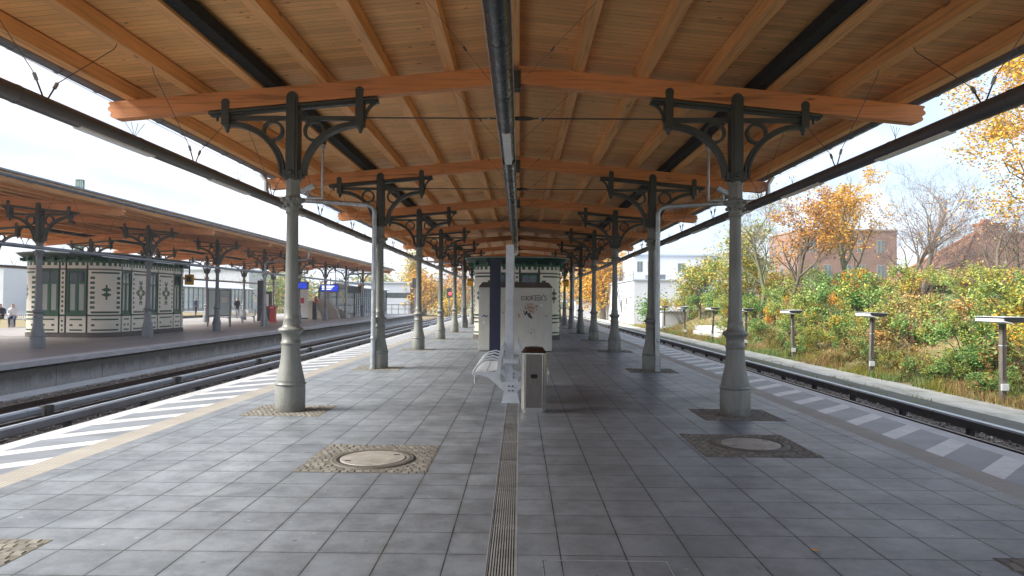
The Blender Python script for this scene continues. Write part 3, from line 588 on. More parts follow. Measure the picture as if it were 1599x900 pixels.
# ------------------------------------------------------------------ hanging light tubes
def side_tube(x,y0,y1,z,r,label,light_m='lamp_tube',purl=None,step=SP/2,ystart=C0-.05):
    e=empty('hanging_light_tube',(x,y0,z),label,'light tube','light tubes hung along the platforms')
    t=MB(); y=y0; 
    t.tube([(0,0,0),(0,y1-y0,0)],r,light_m,n=20); 
    y=y0+1
    while y<y1: t.tube([(0,y-y0,0),(0,y-y0+.03,0)],r+.004,light_m,n=20); y+=2.1
    t.build('housing',e)
    y=ystart-SP+.5
    while y<y1-3:
        if y>y0+.2:
            d=MB(); d.box(-r*.55,r*.55,y-y0,y-y0+1.5,-r-.006,-r+.03,'diffuser'); d.build('diffuser',e)
        y+=SP/2
    y=ystart-SP*1.5
    while y<y1-1:
        if y>y0+1:
            for s in(-1,1):
                w=MB(); yy=y-y0; zt=(purl-z)
                w.tube([(0,yy+s*.04,r),(0,yy+s*.13,r+.13)],.009,'steel_wire',n=5); w.tube([(0,yy+s*.13,r+.13),(0,yy+s*.17,r+.19)],.02,'galvanised',n=6); w.tube([(0,yy+s*.17,r+.19),(0,yy+s*1.15,zt-.08),(0,yy+s*1.2,zt)],.0055,'steel_wire',n=4); w.build('suspension_cable',e)
            b=MB(); 
            for a in(-.06,-.02,.02,.06): b.tube([(0,y-y0+1.6+a*.3,r),(a*1.5,y-y0+1.6+a,r+.16)],.003,'steel_wire',n=4)
            b.build('bird_spikes',e)
        y+=step
    return e
side_tube(CX-4.62,-3,60,3.50,.088,'dark round light tube hung under the left edge of our canopy',purl=4.57)
side_tube(CX+4.62,-3,60,3.50,.088,'dark round light tube hung under the right edge of our canopy',purl=4.57)
side_tube(FX+4.9,9,67,3.0,.055,'slim grey light tube along the track side of the opposite canopy','zinc_gutter',purl=4.55,step=FS/2,ystart=F0)
side_tube(FX-4.9,9,67,3.0,.07,'slim grey light tube along the rear side of the opposite canopy','zinc_gutter',purl=4.55,step=FS/2,ystart=F0)
# central black tube
e=empty('central_light_tube',(-.21,0,4.10),'black light tube with rivets hung along the ridge of our canopy','light tube')
t=MB(); t.tube([(0,-3,0),(0,9.86,0)],.12,'black_tube',n=24); t.tube([(0,12.15,0),(0,36,0)],.12,'black_tube',n=24); t.tube([(0,9.86,.01),(0,12.15,.01)],.105,'black_tube',n=24); 
for y in(5.2,6.5,8.2,13.5,15.5,18,20.6,24,28): t.tube([(0,y,0),(0,y+.02,0)],.1225,'dark_metal',n=24)
for i in range(50): 
    y=1.2+i*.62
    if not 9.8<y<12.2: t.box(-.005,.005,y,y+.01,-.124,-.118,'galvanised')
t.build('housing',e)
for s in(-1,1):
    r=MB(); r.box(s*.118-.006 if s>0 else -.125,.125 if s>0 else -.112,-3,36,-.02,.03,'white_metal'); r.build('side_rail',e)
d=MB(); d.box(-.06,.06,9.9,12.1,-.118,-.08,'diffuser'); d.build('diffuser',e)
for y in(2.4,5.6,8.7,11.9,15.1,18.2,21.4,24.6,27.8):
    for s in(-1,1):
        w=MB(); w.tube([(s*.05,y,.1),(s*.5+.06,y-.55,.45)],.004,'steel_wire',n=4); w.tube([(s*.5+.06,y-.55,.45),(s*.53+.06,y-.59,.48)],.014,'steel_wire',n=5); w.tube([(s*.53+.06,y-.59,.48),(s*.95+.1,y-1.1,.82)],.004,'steel_wire',n=4); w.build('suspension_cable',e)
# ------------------------------------------------------------------ downpipes
def downpipe(x,y,s,name_label,m='galvanised'):
    e=empty('downpipe',(x,y,0),name_label,'downpipe','downpipes')
    p=MB(); p.tube([(0,0,0),(0,0,3.55),(0,0,3.68),(s*.06,0,3.78),(s*.2,0,3.83),(s*2.1,0,3.95)],.055,m,n=14)
    p.tube([(0,-.03,0),(0,-.03,.06)],.066,m,n=14)
    for z in(.35,1.1,1.75,2.35,2.42,3.3): p.tube([(0,0,z),(0,0,z+.03)],.062,m,n=14)
    p.lathe([(.05,0),(.05,.02),(.02,.03)],m,n=10,X=Matrix.Translation((0,-.055,.72))@Matrix.Rotation(PI/2,4,'X')); p.box(-.045,.045,-.065,-.04,1.85,2.05,m)
    p.build('pipe',e)
    q=MB(); q.tube([(s*2.1,0,3.95),(s*2.38,0,3.97),(s*2.5,0,4.03),(s*2.55,0,4.15),(s*2.55,0,4.36),(s*2.62,0,4.48),(s*2.66,0,4.55)],.055,m,n=12); q.build('gutter_elbow',e)
    return e
for k,w in((1,'second'),(5,'sixth')):
    for s,side in((-1,'left'),(1,'right')):
        downpipe(CX+s*3.30,C0+SP*k-.2,s,f'galvanised downpipe fixed to the {w} column of the {side} row')
downpipe(FX+3.3,F0+FS*3-.2,1,'galvanised downpipe on the opposite platform next to the white bench')
downpipe(FX+3.3,F0+FS*6-.2,1,'galvanised downpipe on the far end of the opposite platform')
# camera brackets hung from the duct
for s,side in((-1,'left'),(1,'right')):
    e=empty('hanging_camera_bracket',(CX+s*3.50,12.6,0),f'grey pipe bracket with small camera hung behind the nearest {side} column','camera bracket','camera brackets')
    p=MB(); p.tube([(0,0,4.62),(0,0,3.44)],.022,'galvanised',n=8); p.tube([(0,0,3.455),(s*.27,0,3.455)],.022,'galvanised',n=8); p.tube([(s*.27,0,3.455),(s*.27,0,3.6)],.02,'galvanised',n=8); p.box(-.05,.05,-.05,.05,4.43,4.66,'dark_metal',bev=.01); p.tube([(0,0,4.36),(0,0,4.44)],.045,'galvanised',n=10); p.build('bracket_pipe',e)
    c=MB(); c.box(-.13,.13,-.05,.05,-.04,.04,'galvanised',X=Matrix.Translation((s*.27,0,3.62))@Matrix.Rotation(s*.5,4,'Y'),bev=.01); c.build('camera_housing',e)
# ------------------------------------------------------------------ kiosks
def kiosk(cx,yf,W,Lg,label,name='tiled_kiosk'):
    e=empty(name,(cx,yf+Lg/2,0),label,'kiosk','tiled station kiosks'); rc=.9; hw=W/2; hl=Lg/2
    segs=[]   # (length, fn)
    def line(a,b): 
        a=Vector(a);b=Vector(b);d=(b-a); L=d.length; d.normalize(); n=Vector((d.y,-d.x)); return (L,lambda t:(a+d*t,n))
    def arc(c,a0): 
        c=Vector(c); L=rc*PI/2
        def fn(t): a=a0+t/rc; n=Vector((math.cos(a),math.sin(a))); return c+n*rc,n
        return (L,fn)
    segs=[line((-hw+rc,-hl),(hw-rc,-hl)),arc((hw-rc,-hl+rc),-PI/2),line((hw,-hl+rc),(hw,hl-rc)),arc((hw-rc,hl-rc),0),line((hw-rc,hl),(-hw+rc,hl)),arc((-hw+rc,hl-rc),PI/2),line((-hw,hl-rc),(-hw,-hl+rc)),arc((-hw+rc,-hl+rc),PI)]
    tot=sum(s[0] for s in segs); st=[0]
    for s_ in segs: st.append(st[-1]+s_[0])
    def at(s,off):
        s%=tot
        for i,(L,fn) in enumerate(segs):
            if s<=st[i+1]+1e-9:
                p,n=fn(s-st[i]); return (p+n*off)
    def patch(mb,s0,s1,z0,z1,off,m,thick=.02):
        br=[s0]+[b for b in st if s0+1e-6<b<s1-1e-6]+[s1]; ss=[]
        for a,b in zip(br,br[1:]):
            mid=(a+b)/2%tot; i=max(j for j in range(8) if st[j]<=mid+1e-9); k=1 if i%2==0 else max(1,int((b-a)/.12)+1)
            ss+=[a+(b-a)*q/k for q in range(k)]
        ss.append(s1); vs=[];fs=[]
        for s in ss:
            po=at(s,off); pi=at(s,off-thick); vs+=[(po.x,po.y,z0),(po.x,po.y,z1),(pi.x,pi.y,z1),(pi.x,pi.y,z0)]
        for i in range(len(ss)-1):
            a=i*4;b=a+4
            for j in range(4): fs.append((a+j,b+j,b+(j+1)%4,a+(j+1)%4))
        q=(len(ss)-1)*4; fs+=[(0,1,2,3),(q+3,q+2,q+1,q)]; mb.add(vs,fs,m)
    # core wall and plinth
    core=MB(); patch(core,0,tot-.0001,.12,3.08,-.05,'frame_grey',.2); patch(core,0,tot-.0001,0,.17,.03,'stone_plinth',.2); core.build('wall_core',e)
    Wl=MB(); Gn=MB()
    def dado(a,b):
        patch(Wl,a,b,.20,.86,.0,'tile_cream'); w=b-a
        if w>.35:
            patch(Wl,a+.14,b-.14,.70,.76,.004,'tile_green'); patch(Wl,a+.14,b-.14,.27,.33,.004,'tile_green')
            if w>.5: patch(Wl,a+.14,a+.26,.46,.54,.004,'tile_green'); patch(Wl,b-.26,b-.14,.46,.54,.004,'tile_green')
        else:
            for z in(.30,.48,.67): patch(Wl,a+w*.3,b-w*.3,z-.04,z+.04,.004,'tile_green')
    def frieze(a,b):
        patch(Wl,a,b,2.80,3.04,.0,'tile_cream'); w=b-a; k=max(1,round(w/.24)); d=w/k
        for i in range(k): patch(Wl,a+d*(i+.22),a+d*(i+.78),2.92,3.045,.004,'tile_green')
        patch(Wl,a,b,3.045,3.10,.004,'tile_green')
    def cross(c,z,q=.055,kind=0):
        cells=[(0,k) for k in range(-4,5)]+[(s,k) for s in(-1,1) for k in(1,2,-2,-1)]+[(s*2,k) for s in(-1,1) for k in(1.5,-1.5)] if kind==0 else \
              [(0,k) for k in(-5,-4,-3,3,4,5)]+[(s,k) for s in(-1,1) for k in(-6,-5,-3,-2,2,3,5,6)]+[(s*k,0) for s in(-1,1) for k in(2,3,4)]+[(s*3,k) for s in(-1,1) for k in(-1,1)]+[(s*2,k) for s in(-1,1) for k in(-1,1)]+[(s,k) for s in(-1,1) for k in(-1,1)]+[(0,2),(0,-2)]
        for i,k in cells: patch(Wl,c+(i-.5)*q,c+(i+.5)*q,z+(k-.5)*q,z+(k+.5)*q,.004+.0002*(i%2),'tile_green')
    def panel(a,b,kind):
        patch(Wl,a,b,.93,2.74,.0,'tile_cream'); w=b-a
        if w<.35:
            for i in range(9): z=1.08+i*.19; patch(Wl,a+w*.28,b-w*.28,z-.045,z+.045,.004,'tile_green')
        else:
            patch(Wl,a+.12,b-.12,.98,1.06,.004,'tile_green'); patch(Wl,a+.12,b-.12,2.60,2.67,.004,'tile_green')
            for i in range(7):
                z=1.22+i*.2; ww=.17 if kind==0 else .09
                patch(Wl,a+.08,a+.08+ww,z-.052,z+.052,.004,'tile_green'); patch(Wl,b-.08-ww,b-.08,z-.052,z+.052,.004,'tile_green')
            cross((a+b)/2,1.84,.068 if kind==0 else .082,kind)
    def window(a,b):
        for (u,v,p,q) in((a,b,.93,1.0),(a,a+.07,1.0,2.68),(b-.07,b,1.0,2.68),(a,b,2.68,2.74)): 
            w_=MB(); patch(w_,u,v,p,q,-.012,'green_trim',.1); w_.build('window_frame',e)
        f=MB(); m=(a+b)/2; patch(f,a+.07,b-.07,2.16,2.24,-.03,'green_trim',.06); patch(f,m-.035,m+.035,1.0,2.16,-.03,'green_trim',.05); patch(f,m-.02,m+.02,2.24,2.68,-.03,'green_trim',.05)
        for c in((a+.07,m-.035),(m+.035,b-.07)): 
            patch(f,c[0],c[0]+.045,1.0,2.16,-.04,'green_trim',.03); patch(f,c[1]-.045,c[1],1.0,2.16,-.04,'green_trim',.03); patch(f,c[0]+.045,c[1]-.045,1.0,1.1,-.04,'green_trim',.03)
        fo=f.build('window_sash',e); gl=MB(); patch(gl,a+.07,b-.07,1.0,2.16,-.043,'curtain_glass',.004); patch(gl,a+.07,b-.07,2.24,2.68,-.043,'dark_glass',.004); gl.build('pane',fo)
        s_=MB(); patch(s_,a-.03,b+.03,.885,.928,.05,'green_trim',.1); s_.build('window_sill',e)
    fr=.08
    def run(lst,a,b):
        tw=sum(w for w,_ in lst); k=(b-a-fr*(len(lst)+0))/tw; s=a+fr/2
        for w,t in lst:
            u,v=s,s+w*k; 
            dado(u,v); frieze(u,v)
            if t=='w': window(u,v)
            elif t=='c': panel(u,v,0)
            elif t=='o': panel(u,v,1)
            s=v+fr
    F=[(.86,'w'),(.2,'o'),(.86,'w')]; Cn=[(1.3,'c')]; S=[(.62,'w'),(1.3,'o'),(.62,'w'),(1.3,'o'),(.62,'w')]
    for i,lst in enumerate((F,Cn,S,Cn,F,Cn,S,Cn)): run(lst,st[i],st[i+1])
    Wl.build('tile_facing',e)
    c=MB(); 
    def slab(z0,z1,off0,off1,m):
        vs=[];fs=[]; n=72
        for k in range(n):
            s=tot*k/n
            for off,z in((off0,z0),(off1,z1)): p=at(s,off); vs.append((p.x,p.y,z))
        for k in range(n): fs.append((2*k,2*k+1,2*((k+1)%n)+1,2*((k+1)%n)))
        fs.append(tuple(2*k for k in range(n))); fs.append(tuple(2*k+1 for k in reversed(range(n)))); c.add(vs,fs,m)
    slab(3.06,3.16,-.02,.05,'green_trim'); slab(3.165,3.33,.05,.30,'green_dark'); slab(3.33,3.39,.30,.36,'green_dark'); slab(3.395,3.425,.40,.41,'slate_cornice'); slab(3.43,3.47,.38,.1,'slate_cornice')
    nb=40
    for k in range(nb):
        s=tot*(k+.5)/nb; p=at(s,.06); n=(at(s,.1)-at(s,0)).normalized(); a=math.atan2(n.y,n.x); c.box(0,.2,-.04,.04,3.10,3.22,'green_trim',X=Matrix.Translation((p.x,p.y,0))@Matrix.Rotation(a,4,'Z'))
    c.build('cornice',e)
    return e
kiosk(CX-.02,28.9,3.64,7.0,'cream and green tiled kiosk standing in the middle of our platform')
kiosk(FX-.1,28.0,3.8,6.9,'cream and green tiled kiosk on the platform across the tracks at left')
painted('window_trim',(.34,.31,.28),.6,.1,5)
painted('stainless_dark',(.09,.06,.05),.3,.2,5,metal=.8); painted('reflection_yellow',(.85,.72,.30),.5,.1,5); painted('mast_green',(.16,.26,.22),.6,.15,4); painted('concrete_brown',(.33,.24,.2),.8,.15,4); painted('ridge_tile',(.30,.13,.08),.7,.2,6)
hzm=bpy.data.materials.new('haze'); hzm.use_nodes=True; _t=hzm.node_tree; _t.nodes.clear(); _o=_t.nodes.new('ShaderNodeOutputMaterial'); _v=_t.nodes.new('ShaderNodeVolumePrincipled'); _v.inputs['Color'].default_value=(.86,.90,.95,1); _v.inputs['Density'].default_value=.0011; _t.links.new(_v.outputs[0],_o.inputs['Volume']); MAT['haze']=hzm
# ------------------------------------------------------------------ cabinet, stele, panel with bench, bin
e=empty('metal_cabinet',(-.13,22.9,0),'large graffitied sheet metal cabinet with brown top in front of the kiosk','cabinet')
b=MB(); b.box(-1.17,1.17,-.68,.7,.03,2.04,'cabinet',bev=.006); b.box(-1.12,1.12,-.63,.65,0,.03,'dark_metal'); b.build('body',e)
b=MB(); b.prism([(-1.19,2.045),(1.19,2.045),(1.05,2.21),(-1.05,2.21)],-.70,.72,'cabinet_roof'); b.build('roof',e)
b=MB()
for x in(-.50,-.12): b.box(x-.006,x+.006,-.686,-.681,.06,2.02,'dark_metal')
b.box(-.47,-.15,-.690,-.683,.10,1.98,'cabinet'); b.box(-.02,1.12,-.690,-.683,.08,2.0,'cabinet'); b.box(-1.14,-.53,-.690,-.683,.08,2.0,'cabinet'); b.build('door_leaf',e)
gr=MB()
def stroke(pts,w,m,y=-.6935):
    for (a,b_),(c,d) in zip(pts,pts[1:]):
        dx,dz=c-a,d-b_; L=math.hypot(dx,dz) or 1; nx,nz=-dz/L*w/2,dx/L*w/2; ex,ez=dx/L*w*.3,dz/L*w*.3
        gr.quad((a+nx-ex,y,b_+nz-ez),(c+nx+ex,y,d+nz+ez),(c-nx+ex,y,d-nz+ez),(a-nx-ex,y,b_-nz-ez),m)
def lt(pts,x,z,s,w=.022,m='graffiti_black'): stroke([(x+a*s*1.15,z+b_*s*1.15) for a,b_ in pts],w*.8,m)
O=[(.0,.5),(.1,.9),(.4,1),(.7,.8),(.7,.3),(.4,0),(.1,.15),(0,.5)]
tx=.18; tz=1.64; s=.11
lt(O,tx,tz,s); lt([(.1,.9),(.5,1),(.62,.75),(.3,.55),(.62,.3),(.5,0),(.1,.1)],tx+.11,tz,s); lt(O,tx+.21,tz,s)
x=tx+.33; lt([(0,0),(.05,1.3)],x,tz,s); lt([(.7,1.3),(.05,.6),(.8,0)],x,tz,s)
x=tx+.44; lt([(.1,0),(0,1.2),(.6,1.3)],x,tz,s); lt([(.05,.6),(.55,.65)],x,tz,s); lt([(.1,0),(.6,.05)],x,tz,s)
x=tx+.53; lt([(.1,0),(0,1.2),(.6,1.2)],x,tz,s); lt([(.05,.6),(.5,.6)],x,tz,s); lt([(.1,0),(.6,.0)],x,tz,s)
x=tx+.62; lt([(0,0),(.05,1.1)],x,tz,s); lt([(.6,1.2),(.05,.55),(.6,0)],x,tz,s); lt([(.1,1.5),(.2,1.2)],x+.07,tz,s); lt([(.7,1.1),(.3,1.2),(.15,.85),(.6,.55),(.6,.1),(.1,0)],x+.10,tz,s)
r2=random.Random(5)
for i in range(15):
    a=.28+r2.random()*.3; z=1.42-.35*(a-.28)+r2.uniform(-.1,.1); stroke([(a,z),(a+r2.uniform(.05,.3),z+r2.uniform(-.2,.08)),(a+r2.uniform(.0,.2),z+r2.uniform(-.1,.1))],.013,'graffiti_orange')
for i in range(7):
    a=.08+r2.random()*.08; z=1.25+r2.uniform(-.15,.06); stroke([(a,z),(a+r2.uniform(-.05,.08),z+r2.uniform(-.1,.05))],.016,'graffiti_orange')
stroke([(.27,1.3),(.31,1.16),(.36,1.3),(.38,1.18),(.46,1.22),(.42,1.12),(.54,1.06),(.48,1.17),(.36,1.22)],.026,'graffiti_black'); stroke([(.33,1.26),(.5,1.1)],.03,'graffiti_black')
for i in range(8): a=.40+r2.random()*.25; z=.62+r2.uniform(-.1,.1); stroke([(a,z),(a+r2.uniform(-.05,.07),z+r2.uniform(-.04,.04))],.010,'graffiti_black')
stroke([(-1.05,1.12),(-.98,1.15),(-.93,1.1),(-.90,1.14)],.03,'graffiti_blue'); stroke([(-.45,1.22),(-.4,1.25),(-.38,1.2),(-.36,1.27)],.012,'graffiti_orange')
gr.box(-1.04,-.97,-.695,-.6915,.88,.96,'sticker'); gr.box(.78,.88,-.695,-.6915,1.44,1.52,'sticker'); gr.box(.93,1.03,-.695,-.6915,1.13,1.15,'graffiti_blue'); gr.build('graffiti',e)
# stele
e=empty('information_stele',(-.72,20.6,0),'tall narrow dark navy stele standing left of the white post','stele')
MB().box(-.16,.16,-.15,.15,.04,2.84,'navy_panel',bev=.01).build('panel',e); MB().box(-.18,.18,-.17,.17,0,.04,'dark_metal').build('base_plate',e)
# display board seen edge-on
e=empty('display_board',(-.16,12.0,0),'white framed display board seen edge on above the bench','display board')
p=MB(); p.box(-.062,.062,-.97,-.83,0,2.5,'white_metal',bev=.008); p.build('post',e); p=MB(); p.box(-.062,.062,1.0,1.14,0,2.5,'white_metal',bev=.008); p.build('post',e)
p=MB(); p.box(-.05,.05,-.828,.998,2.40,2.48,'white_metal'); p.box(-.05,.05,-.828,.998,1.02,1.10,'white_metal'); p.build('frame_bar',e)
p=MB(); p.box(-.04,.04,-.828,.998,1.105,2.395,'window_glass'); p.box(.041,.045,-.7,.9,1.2,2.3,'sticker'); p.box(-.045,-.041,-.7,.9,1.2,2.3,'sticker'); p.build('notice_case',e)
# double sided bench
e=empty('double_bench',(-.13,12.0,0),'white metal double sided bench with curved seats around the display board','bench'); e.scale=(.86,1,1)
def endframe(y):
    f=MB(); y0,y1=y-.02,y+.02
    f.prism([(-.17,0),(.17,0),(.15,.05),(.12,.20),(.16,.33),(-.16,.33),(-.12,.20),(-.15,.05)],y0,y1,'white_metal')
    for s in(-1,1):
        out=[(.02,.27),(.16,.33),(.30,.44),(.42,.52),(.56,.56),(.70,.575)]; inn=[(.70,.60),(.55,.615),(.38,.60),(.30,.60)]
        back=[(.25,.66),(.23,.80),(.20,.93),(.15,1.04),(.13,1.05),(.12,.98),(.17,.80),(.19,.62),(.20,.50),(.12,.38),(.02,.31)]
        f.prism([(s*a,b_-.12) for a,b_ in (out+inn+back)][::s],y0+.001,y1-.001,'white_metal')
    f.box(-.14,.14,y0-.01,y1-.004,.62,.69,'white_metal',bev=.004)
    for x in(-.035,.035):
        for z in(.26,.19): f.box(x-.012,x+.012,y0-.012,y0+.01,z,z+.02,'dark_metal')
    return f
for y in(-1.0,.9): endframe(y).build('end_frame',e)
for s in(-1,1):
    m=MB(); prof=[(.26,.50),(.34,.475),(.45,.465),(.58,.465),(.68,.45),(.71,.43)]
    for i in range(46):
        y=-.97+i*.041; m.tube([(s*a,y,b_+.02) for a,b_ in prof],.006,'white_metal',n=4)
    for a,b_ in prof[::2]: m.tube([(s*a,-.98,b_+.018),(s*a,.9,b_+.018)],.012,'white_metal',n=6)
    m.build('seat',e)
    m=MB()
    for i in range(46): y=-.97+i*.041; m.tube([(s*.245,y,.52),(s*.215,y,.72),(s*.165,y,.90),(s*.135,y,.94)],.006,'white_metal',n=4)
    for a,b_ in((.24,.56),(.135,.94)): m.tube([(s*a,-.98,b_),(s*a,.9,b_)],.012,'white_metal',n=6)
    m.build('backrest',e)
    for y in(-.97,-.35,.28,.88):
        a_=MB(); a_.tube([(s*.22,y,.66),(s*.35,y,.69),(s*.5,y,.66),(s*.62,y,.58),(s*.69,y,.49),(s*.70,y,.44)],.014,'white_metal',n=8); a_.build('armrest',e)
    l=MB(); l.tube([(s*.67,-.9,.43),(s*.66,-.9,.28)],.015,'white_metal',n=6); l.build('seat_stop',e)
# bin
e=empty('litter_bin',(.215,10.18,0),'stainless steel litter bin with chamfered corners beside the bench','litter bin')
c=.05; h=.18; oc=[(-h+c,-h),(h-c,-h),(h,-h+c),(h,h-c),(h-c,h),(-h+c,h),(-h,h-c),(-h,-h+c)]
def octp(k): return [(a*k,b_*k) for a,b_ in oc]
b=MB(); b.prism(octp(1),.05,.86,'stainless_bright',axis='Z'); b.build('body',e)
b=MB(); b.box(-.115,.115,-.186,-.181,.08,.85,'stainless'); b.box(-.115,.115,.181,.186,.08,.85,'stainless'); b.box(-.186,-.181,-.115,.115,.08,.85,'stainless'); b.box(.181,.186,-.115,.115,.08,.85,'stainless'); b.box(-.135,-.128,-.187,-.181,.06,.86,'dark_metal'); b.box(.128,.135,-.187,-.181,.06,.86,'dark_metal'); b.build('side_panel',e)
b=MB(); b.prism(octp(.92),0,.05,'stainless_bright',axis='Z'); b.build('foot',e)
b=MB(); lo=octp(1.03); hi=octp(.72); k=8; b.add([(x,y,.862) for x,y in lo]+[(x,y,.935) for x,y in hi],[(i,(i+1)%8,8+(i+1)%8,8+i) for i in range(8)]+[tuple(range(8,16))],'stainless_dark'); b.prism(octp(1.04),.845,.862,'stainless_bright',axis='Z'); b.box(-.075,.075,-.05,.05,.9355,.945,'dark_metal'); b.build('lid',e)
b=MB(); b.prism([(.05*math.copysign(abs(math.cos(a))**.5,math.cos(a)),.53+.03*math.copysign(abs(math.sin(a))**.5,math.sin(a))) for a in [2*PI*i/20 for i in range(20)]],-.1885,-.187,'black_felt'); b.build('slot',e)
# small yellow wall signs on our columns
for s,side in((-1,'left'),(1,'right')):
    y=C0+SP*5; o=MB().box(-.16,.16,-.03,.03,-.22,.22,'yellow_sign',bev=.01).box(-.16,.16,-.034,-.031,.10,.16,'dark_metal').box(-.02,.02,.03,.3,-.02,.02,'dark_metal').build('yellow_sign'); o.location=(CX+s*2.85,y-.4,2.72); tag(o,f'small yellow sign on the {side} row of columns beside the kiosk','sign','small yellow signs')
# ------------------------------------------------------------------ platform across: furniture
def info_case(loc,label):
    e=empty('poster_case',loc,label,'poster case')
    for x in(-.65,0,.65): MB().box(x-.035,x+.035,-.04,.04,0,2.2,'zinc_gutter').build('post',e)
    f=MB()
    for a,b_ in((-.615,-.035),(.035,.615)): f.box(a,b_,-.03,.03,.62,.68,'zinc_gutter'); f.box(a,b_,-.03,.03,2.1,2.16,'zinc_gutter')
    f.build('frame',e); 
    for a,b_ in((-.615,-.035),(.035,.615)): MB().box(a,b_,-.012,.012,.68,2.1,'frosted').build('glass_pane',e)
    MB().box(.12,.5,-.02,-.015,1.4,1.7,'sticker',X=Matrix.Translation((0,0,0))).build('poster',e)
info_case((-17.4,40.2,0),'double glass poster case on thin posts across the tracks')
e=empty('ticket_machine',(-17.2,48.5,0),'red ticket machine on the platform across the tracks','ticket machine')
b=MB(); b.box(-.16,.16,-.2,.2,.05,.95,'red_paint',bev=.02); b.box(-.22,.22,-.24,.24,0,.05,'red_paint'); b.build('body',e); b=MB(); b.prism([(-.30,.95),(.24,.95),(.24,1.12),(-.30,1.16)],-.26,.26,'red_paint'); b.box(-.12,.12,-.262,-.261,1.0,1.08,'sticker'); b.build('head',e)
def side_bench(loc,label,rz=0):
    e=empty('white_bench',loc,label,'bench','white benches across the tracks',rz)
    m=MB(); 
    for i in range(18): x=-.9+i*.106; m.tube([(x,-.28,.44),(x,-.02,.42),(x,.14,.50),(x,.22,.92)],.02,'white_metal',n=4)
    m.build('seat',e)
    for x in(-.85,0,.85):
        l=MB(); l.prism([(-.3,.40),(-.05,.34),(-.06,.05),(-.16,0),(.16,0),(.08,.06),(.08,.36),(.26,.9),(.2,.9),(.10,.48),(-.3,.45)],x-.03,x+.03,'white_metal',axis='X'); l.build('leg',e)
side_bench((-19.2,48.0,0),'white wire bench left of the red ticket machine',0); side_bench((-18.6,44.5,0),'white wire bench between glass poster case and downpipe',.0)
side_bench((-27.3,37.2,0),'white bench with two seated people at the left edge',0)
# white panel & dark cabinet, info screens
e=empty('platform_notice_board',(-18.3,57.5,0),'tall white notice board with red spot across the tracks','notice board'); MB().box(-.75,.75,-.1,.1,.1,2.5,'white_plastic',bev=.02).build('panel',e); MB().box(.2,.5,-.106,-.101,1.3,1.75,'red_paint').build('notice',e); MB().box(-.8,.8,-.14,.14,0,.1,'dark_metal').build('base',e)
e=empty('dark_ticket_cabinet',(-19.0,51.5,0),'tall dark navy service cabinet behind the nearest left column','cabinet'); MB().box(-.35,.0,-.3,.3,0,3.0,'navy_panel',bev=.02).build('post_panel',e); MB().box(.01,.55,-.3,.3,0,2.2,'dark_metal',bev=.02).build('cabinet_body',e); MB().box(.06,.5,-.306,-.301,1.1,2.0,'white_plastic').build('front_plate',e)
e=empty('black_service_box',(-16.5,56.0,0),'slim black box with red round light across the tracks','service box'); MB().box(-.15,.15,-.15,.15,0,1.35,'dark_metal',bev=.02).build('body',e); MB().box(.0,.24,-.13,-.12,1.35,1.85,'red_paint').build('red_plate',e)
def screen(loc,w,h,m,label,txt=False):
    e=empty('train_display',loc,label,'display'); MB().box(-w/2,w/2,-.12,.12,-h/2,h/2,'dark_metal',bev=.015).build('housing',e); MB().box(-w/2+.05,w/2-.05,-.128,-.122,-h/2+.05,h/2-.05,m).build('display_face',e)
    for x in(-w*.3,w*.3): MB().box(x-.02,x+.02,-.02,.02,h/2,h/2+1.35,'dark_metal').build('hanger',e)
    if txt:
        t=MB()
        for i in range(3): t.box(-w*.4,w*(.25-.08*i),-.132,-.13,h*.25-i*h*.2-.025,h*.25-i*h*.2+.025,'screen_text')
        t.build('display_text',e)
screen((-15.3,56.0,2.55),1.5,.62,'blue_screen','glowing blue train destination display across the tracks',True)
screen((-15.2,63.5,2.55),1.5,.62,'dark_glass','dark hanging display right of the blue one across the tracks')
screen((-14.75,46.5,2.55),1.2,.5,'blue_screen','blue display partly hidden behind the nearest left column',False)
for k,(x,y,z,lb) in enumerate(((-16.4,34.4,2.55,'small yellow sign at the right end of the opposite kiosk'),(-16.0,50.1,2.7,'small yellow sign just right of the nearest left column'),(-15.8,58.0,2.45,'small yellow sign below the blue display'),(-14.9,65.0,2.8,'small yellow sign below the end of the opposite canopy'),(-13.5,85,2.0,'small yellow sign beyond the glazed stair house'))):
    o=MB().box(-.22,.22,-.05,.05,-.26,.26,'yellow_sign',bev=.02).box(-.12,.12,-.056,-.052,-.1,.16,'dark_metal').box(-.03,.03,-.02,.02,.26,1.0 if k<4 else .27,'dark_metal').build('yellow_sign'); o.location=(x,y,z); tag(o,lb,'sign','yellow signs across the tracks')
    if k==4: tag(o,lb,'sign'); MB().box(-.04,.04,-.03,.03,-2.8,-.26,'zinc_gutter').build('sign_post',o)
for k,(x,y,w,hh) in enumerate(((-18.2,61,1.9,1.5),(-17.0,61.5,2.2,1.7),(-15.9,62.5,1.3,.8))):
    o=MB().prism([(-w/2,0),(w/2,0),(w/2-.2,hh*.4),(.0,hh),(-w/2,hh*.95)],-.3,.3,'beige_block').build('concrete_block'); o.location=(x,y,0); tag(o,['largest left beige sloped block under the opposite canopy','middle beige sloped block under the opposite canopy','low beige block at the right under the opposite canopy'][k],'block','beige sloped blocks')
o=MB().tube([(0,0,0),(-.28,0,.9)],.07,'dark_metal',n=10).tube([(-.28,0,.9),(-.58,0,1.9)],.09,'reflection_yellow',n=10).build('pole_shaped_reflection'); o.location=(-15.2,61.5,.4); tag(o,'light reflection shaped as a leaning pole, upper half pale yellow, between beige blocks','pole'); MB().tube([(0,0,-.4),(0,0,0.01)],.05,'dark_metal').build('pole_foot',o)  # a light reflection put into the shape of a leaning yellow pole
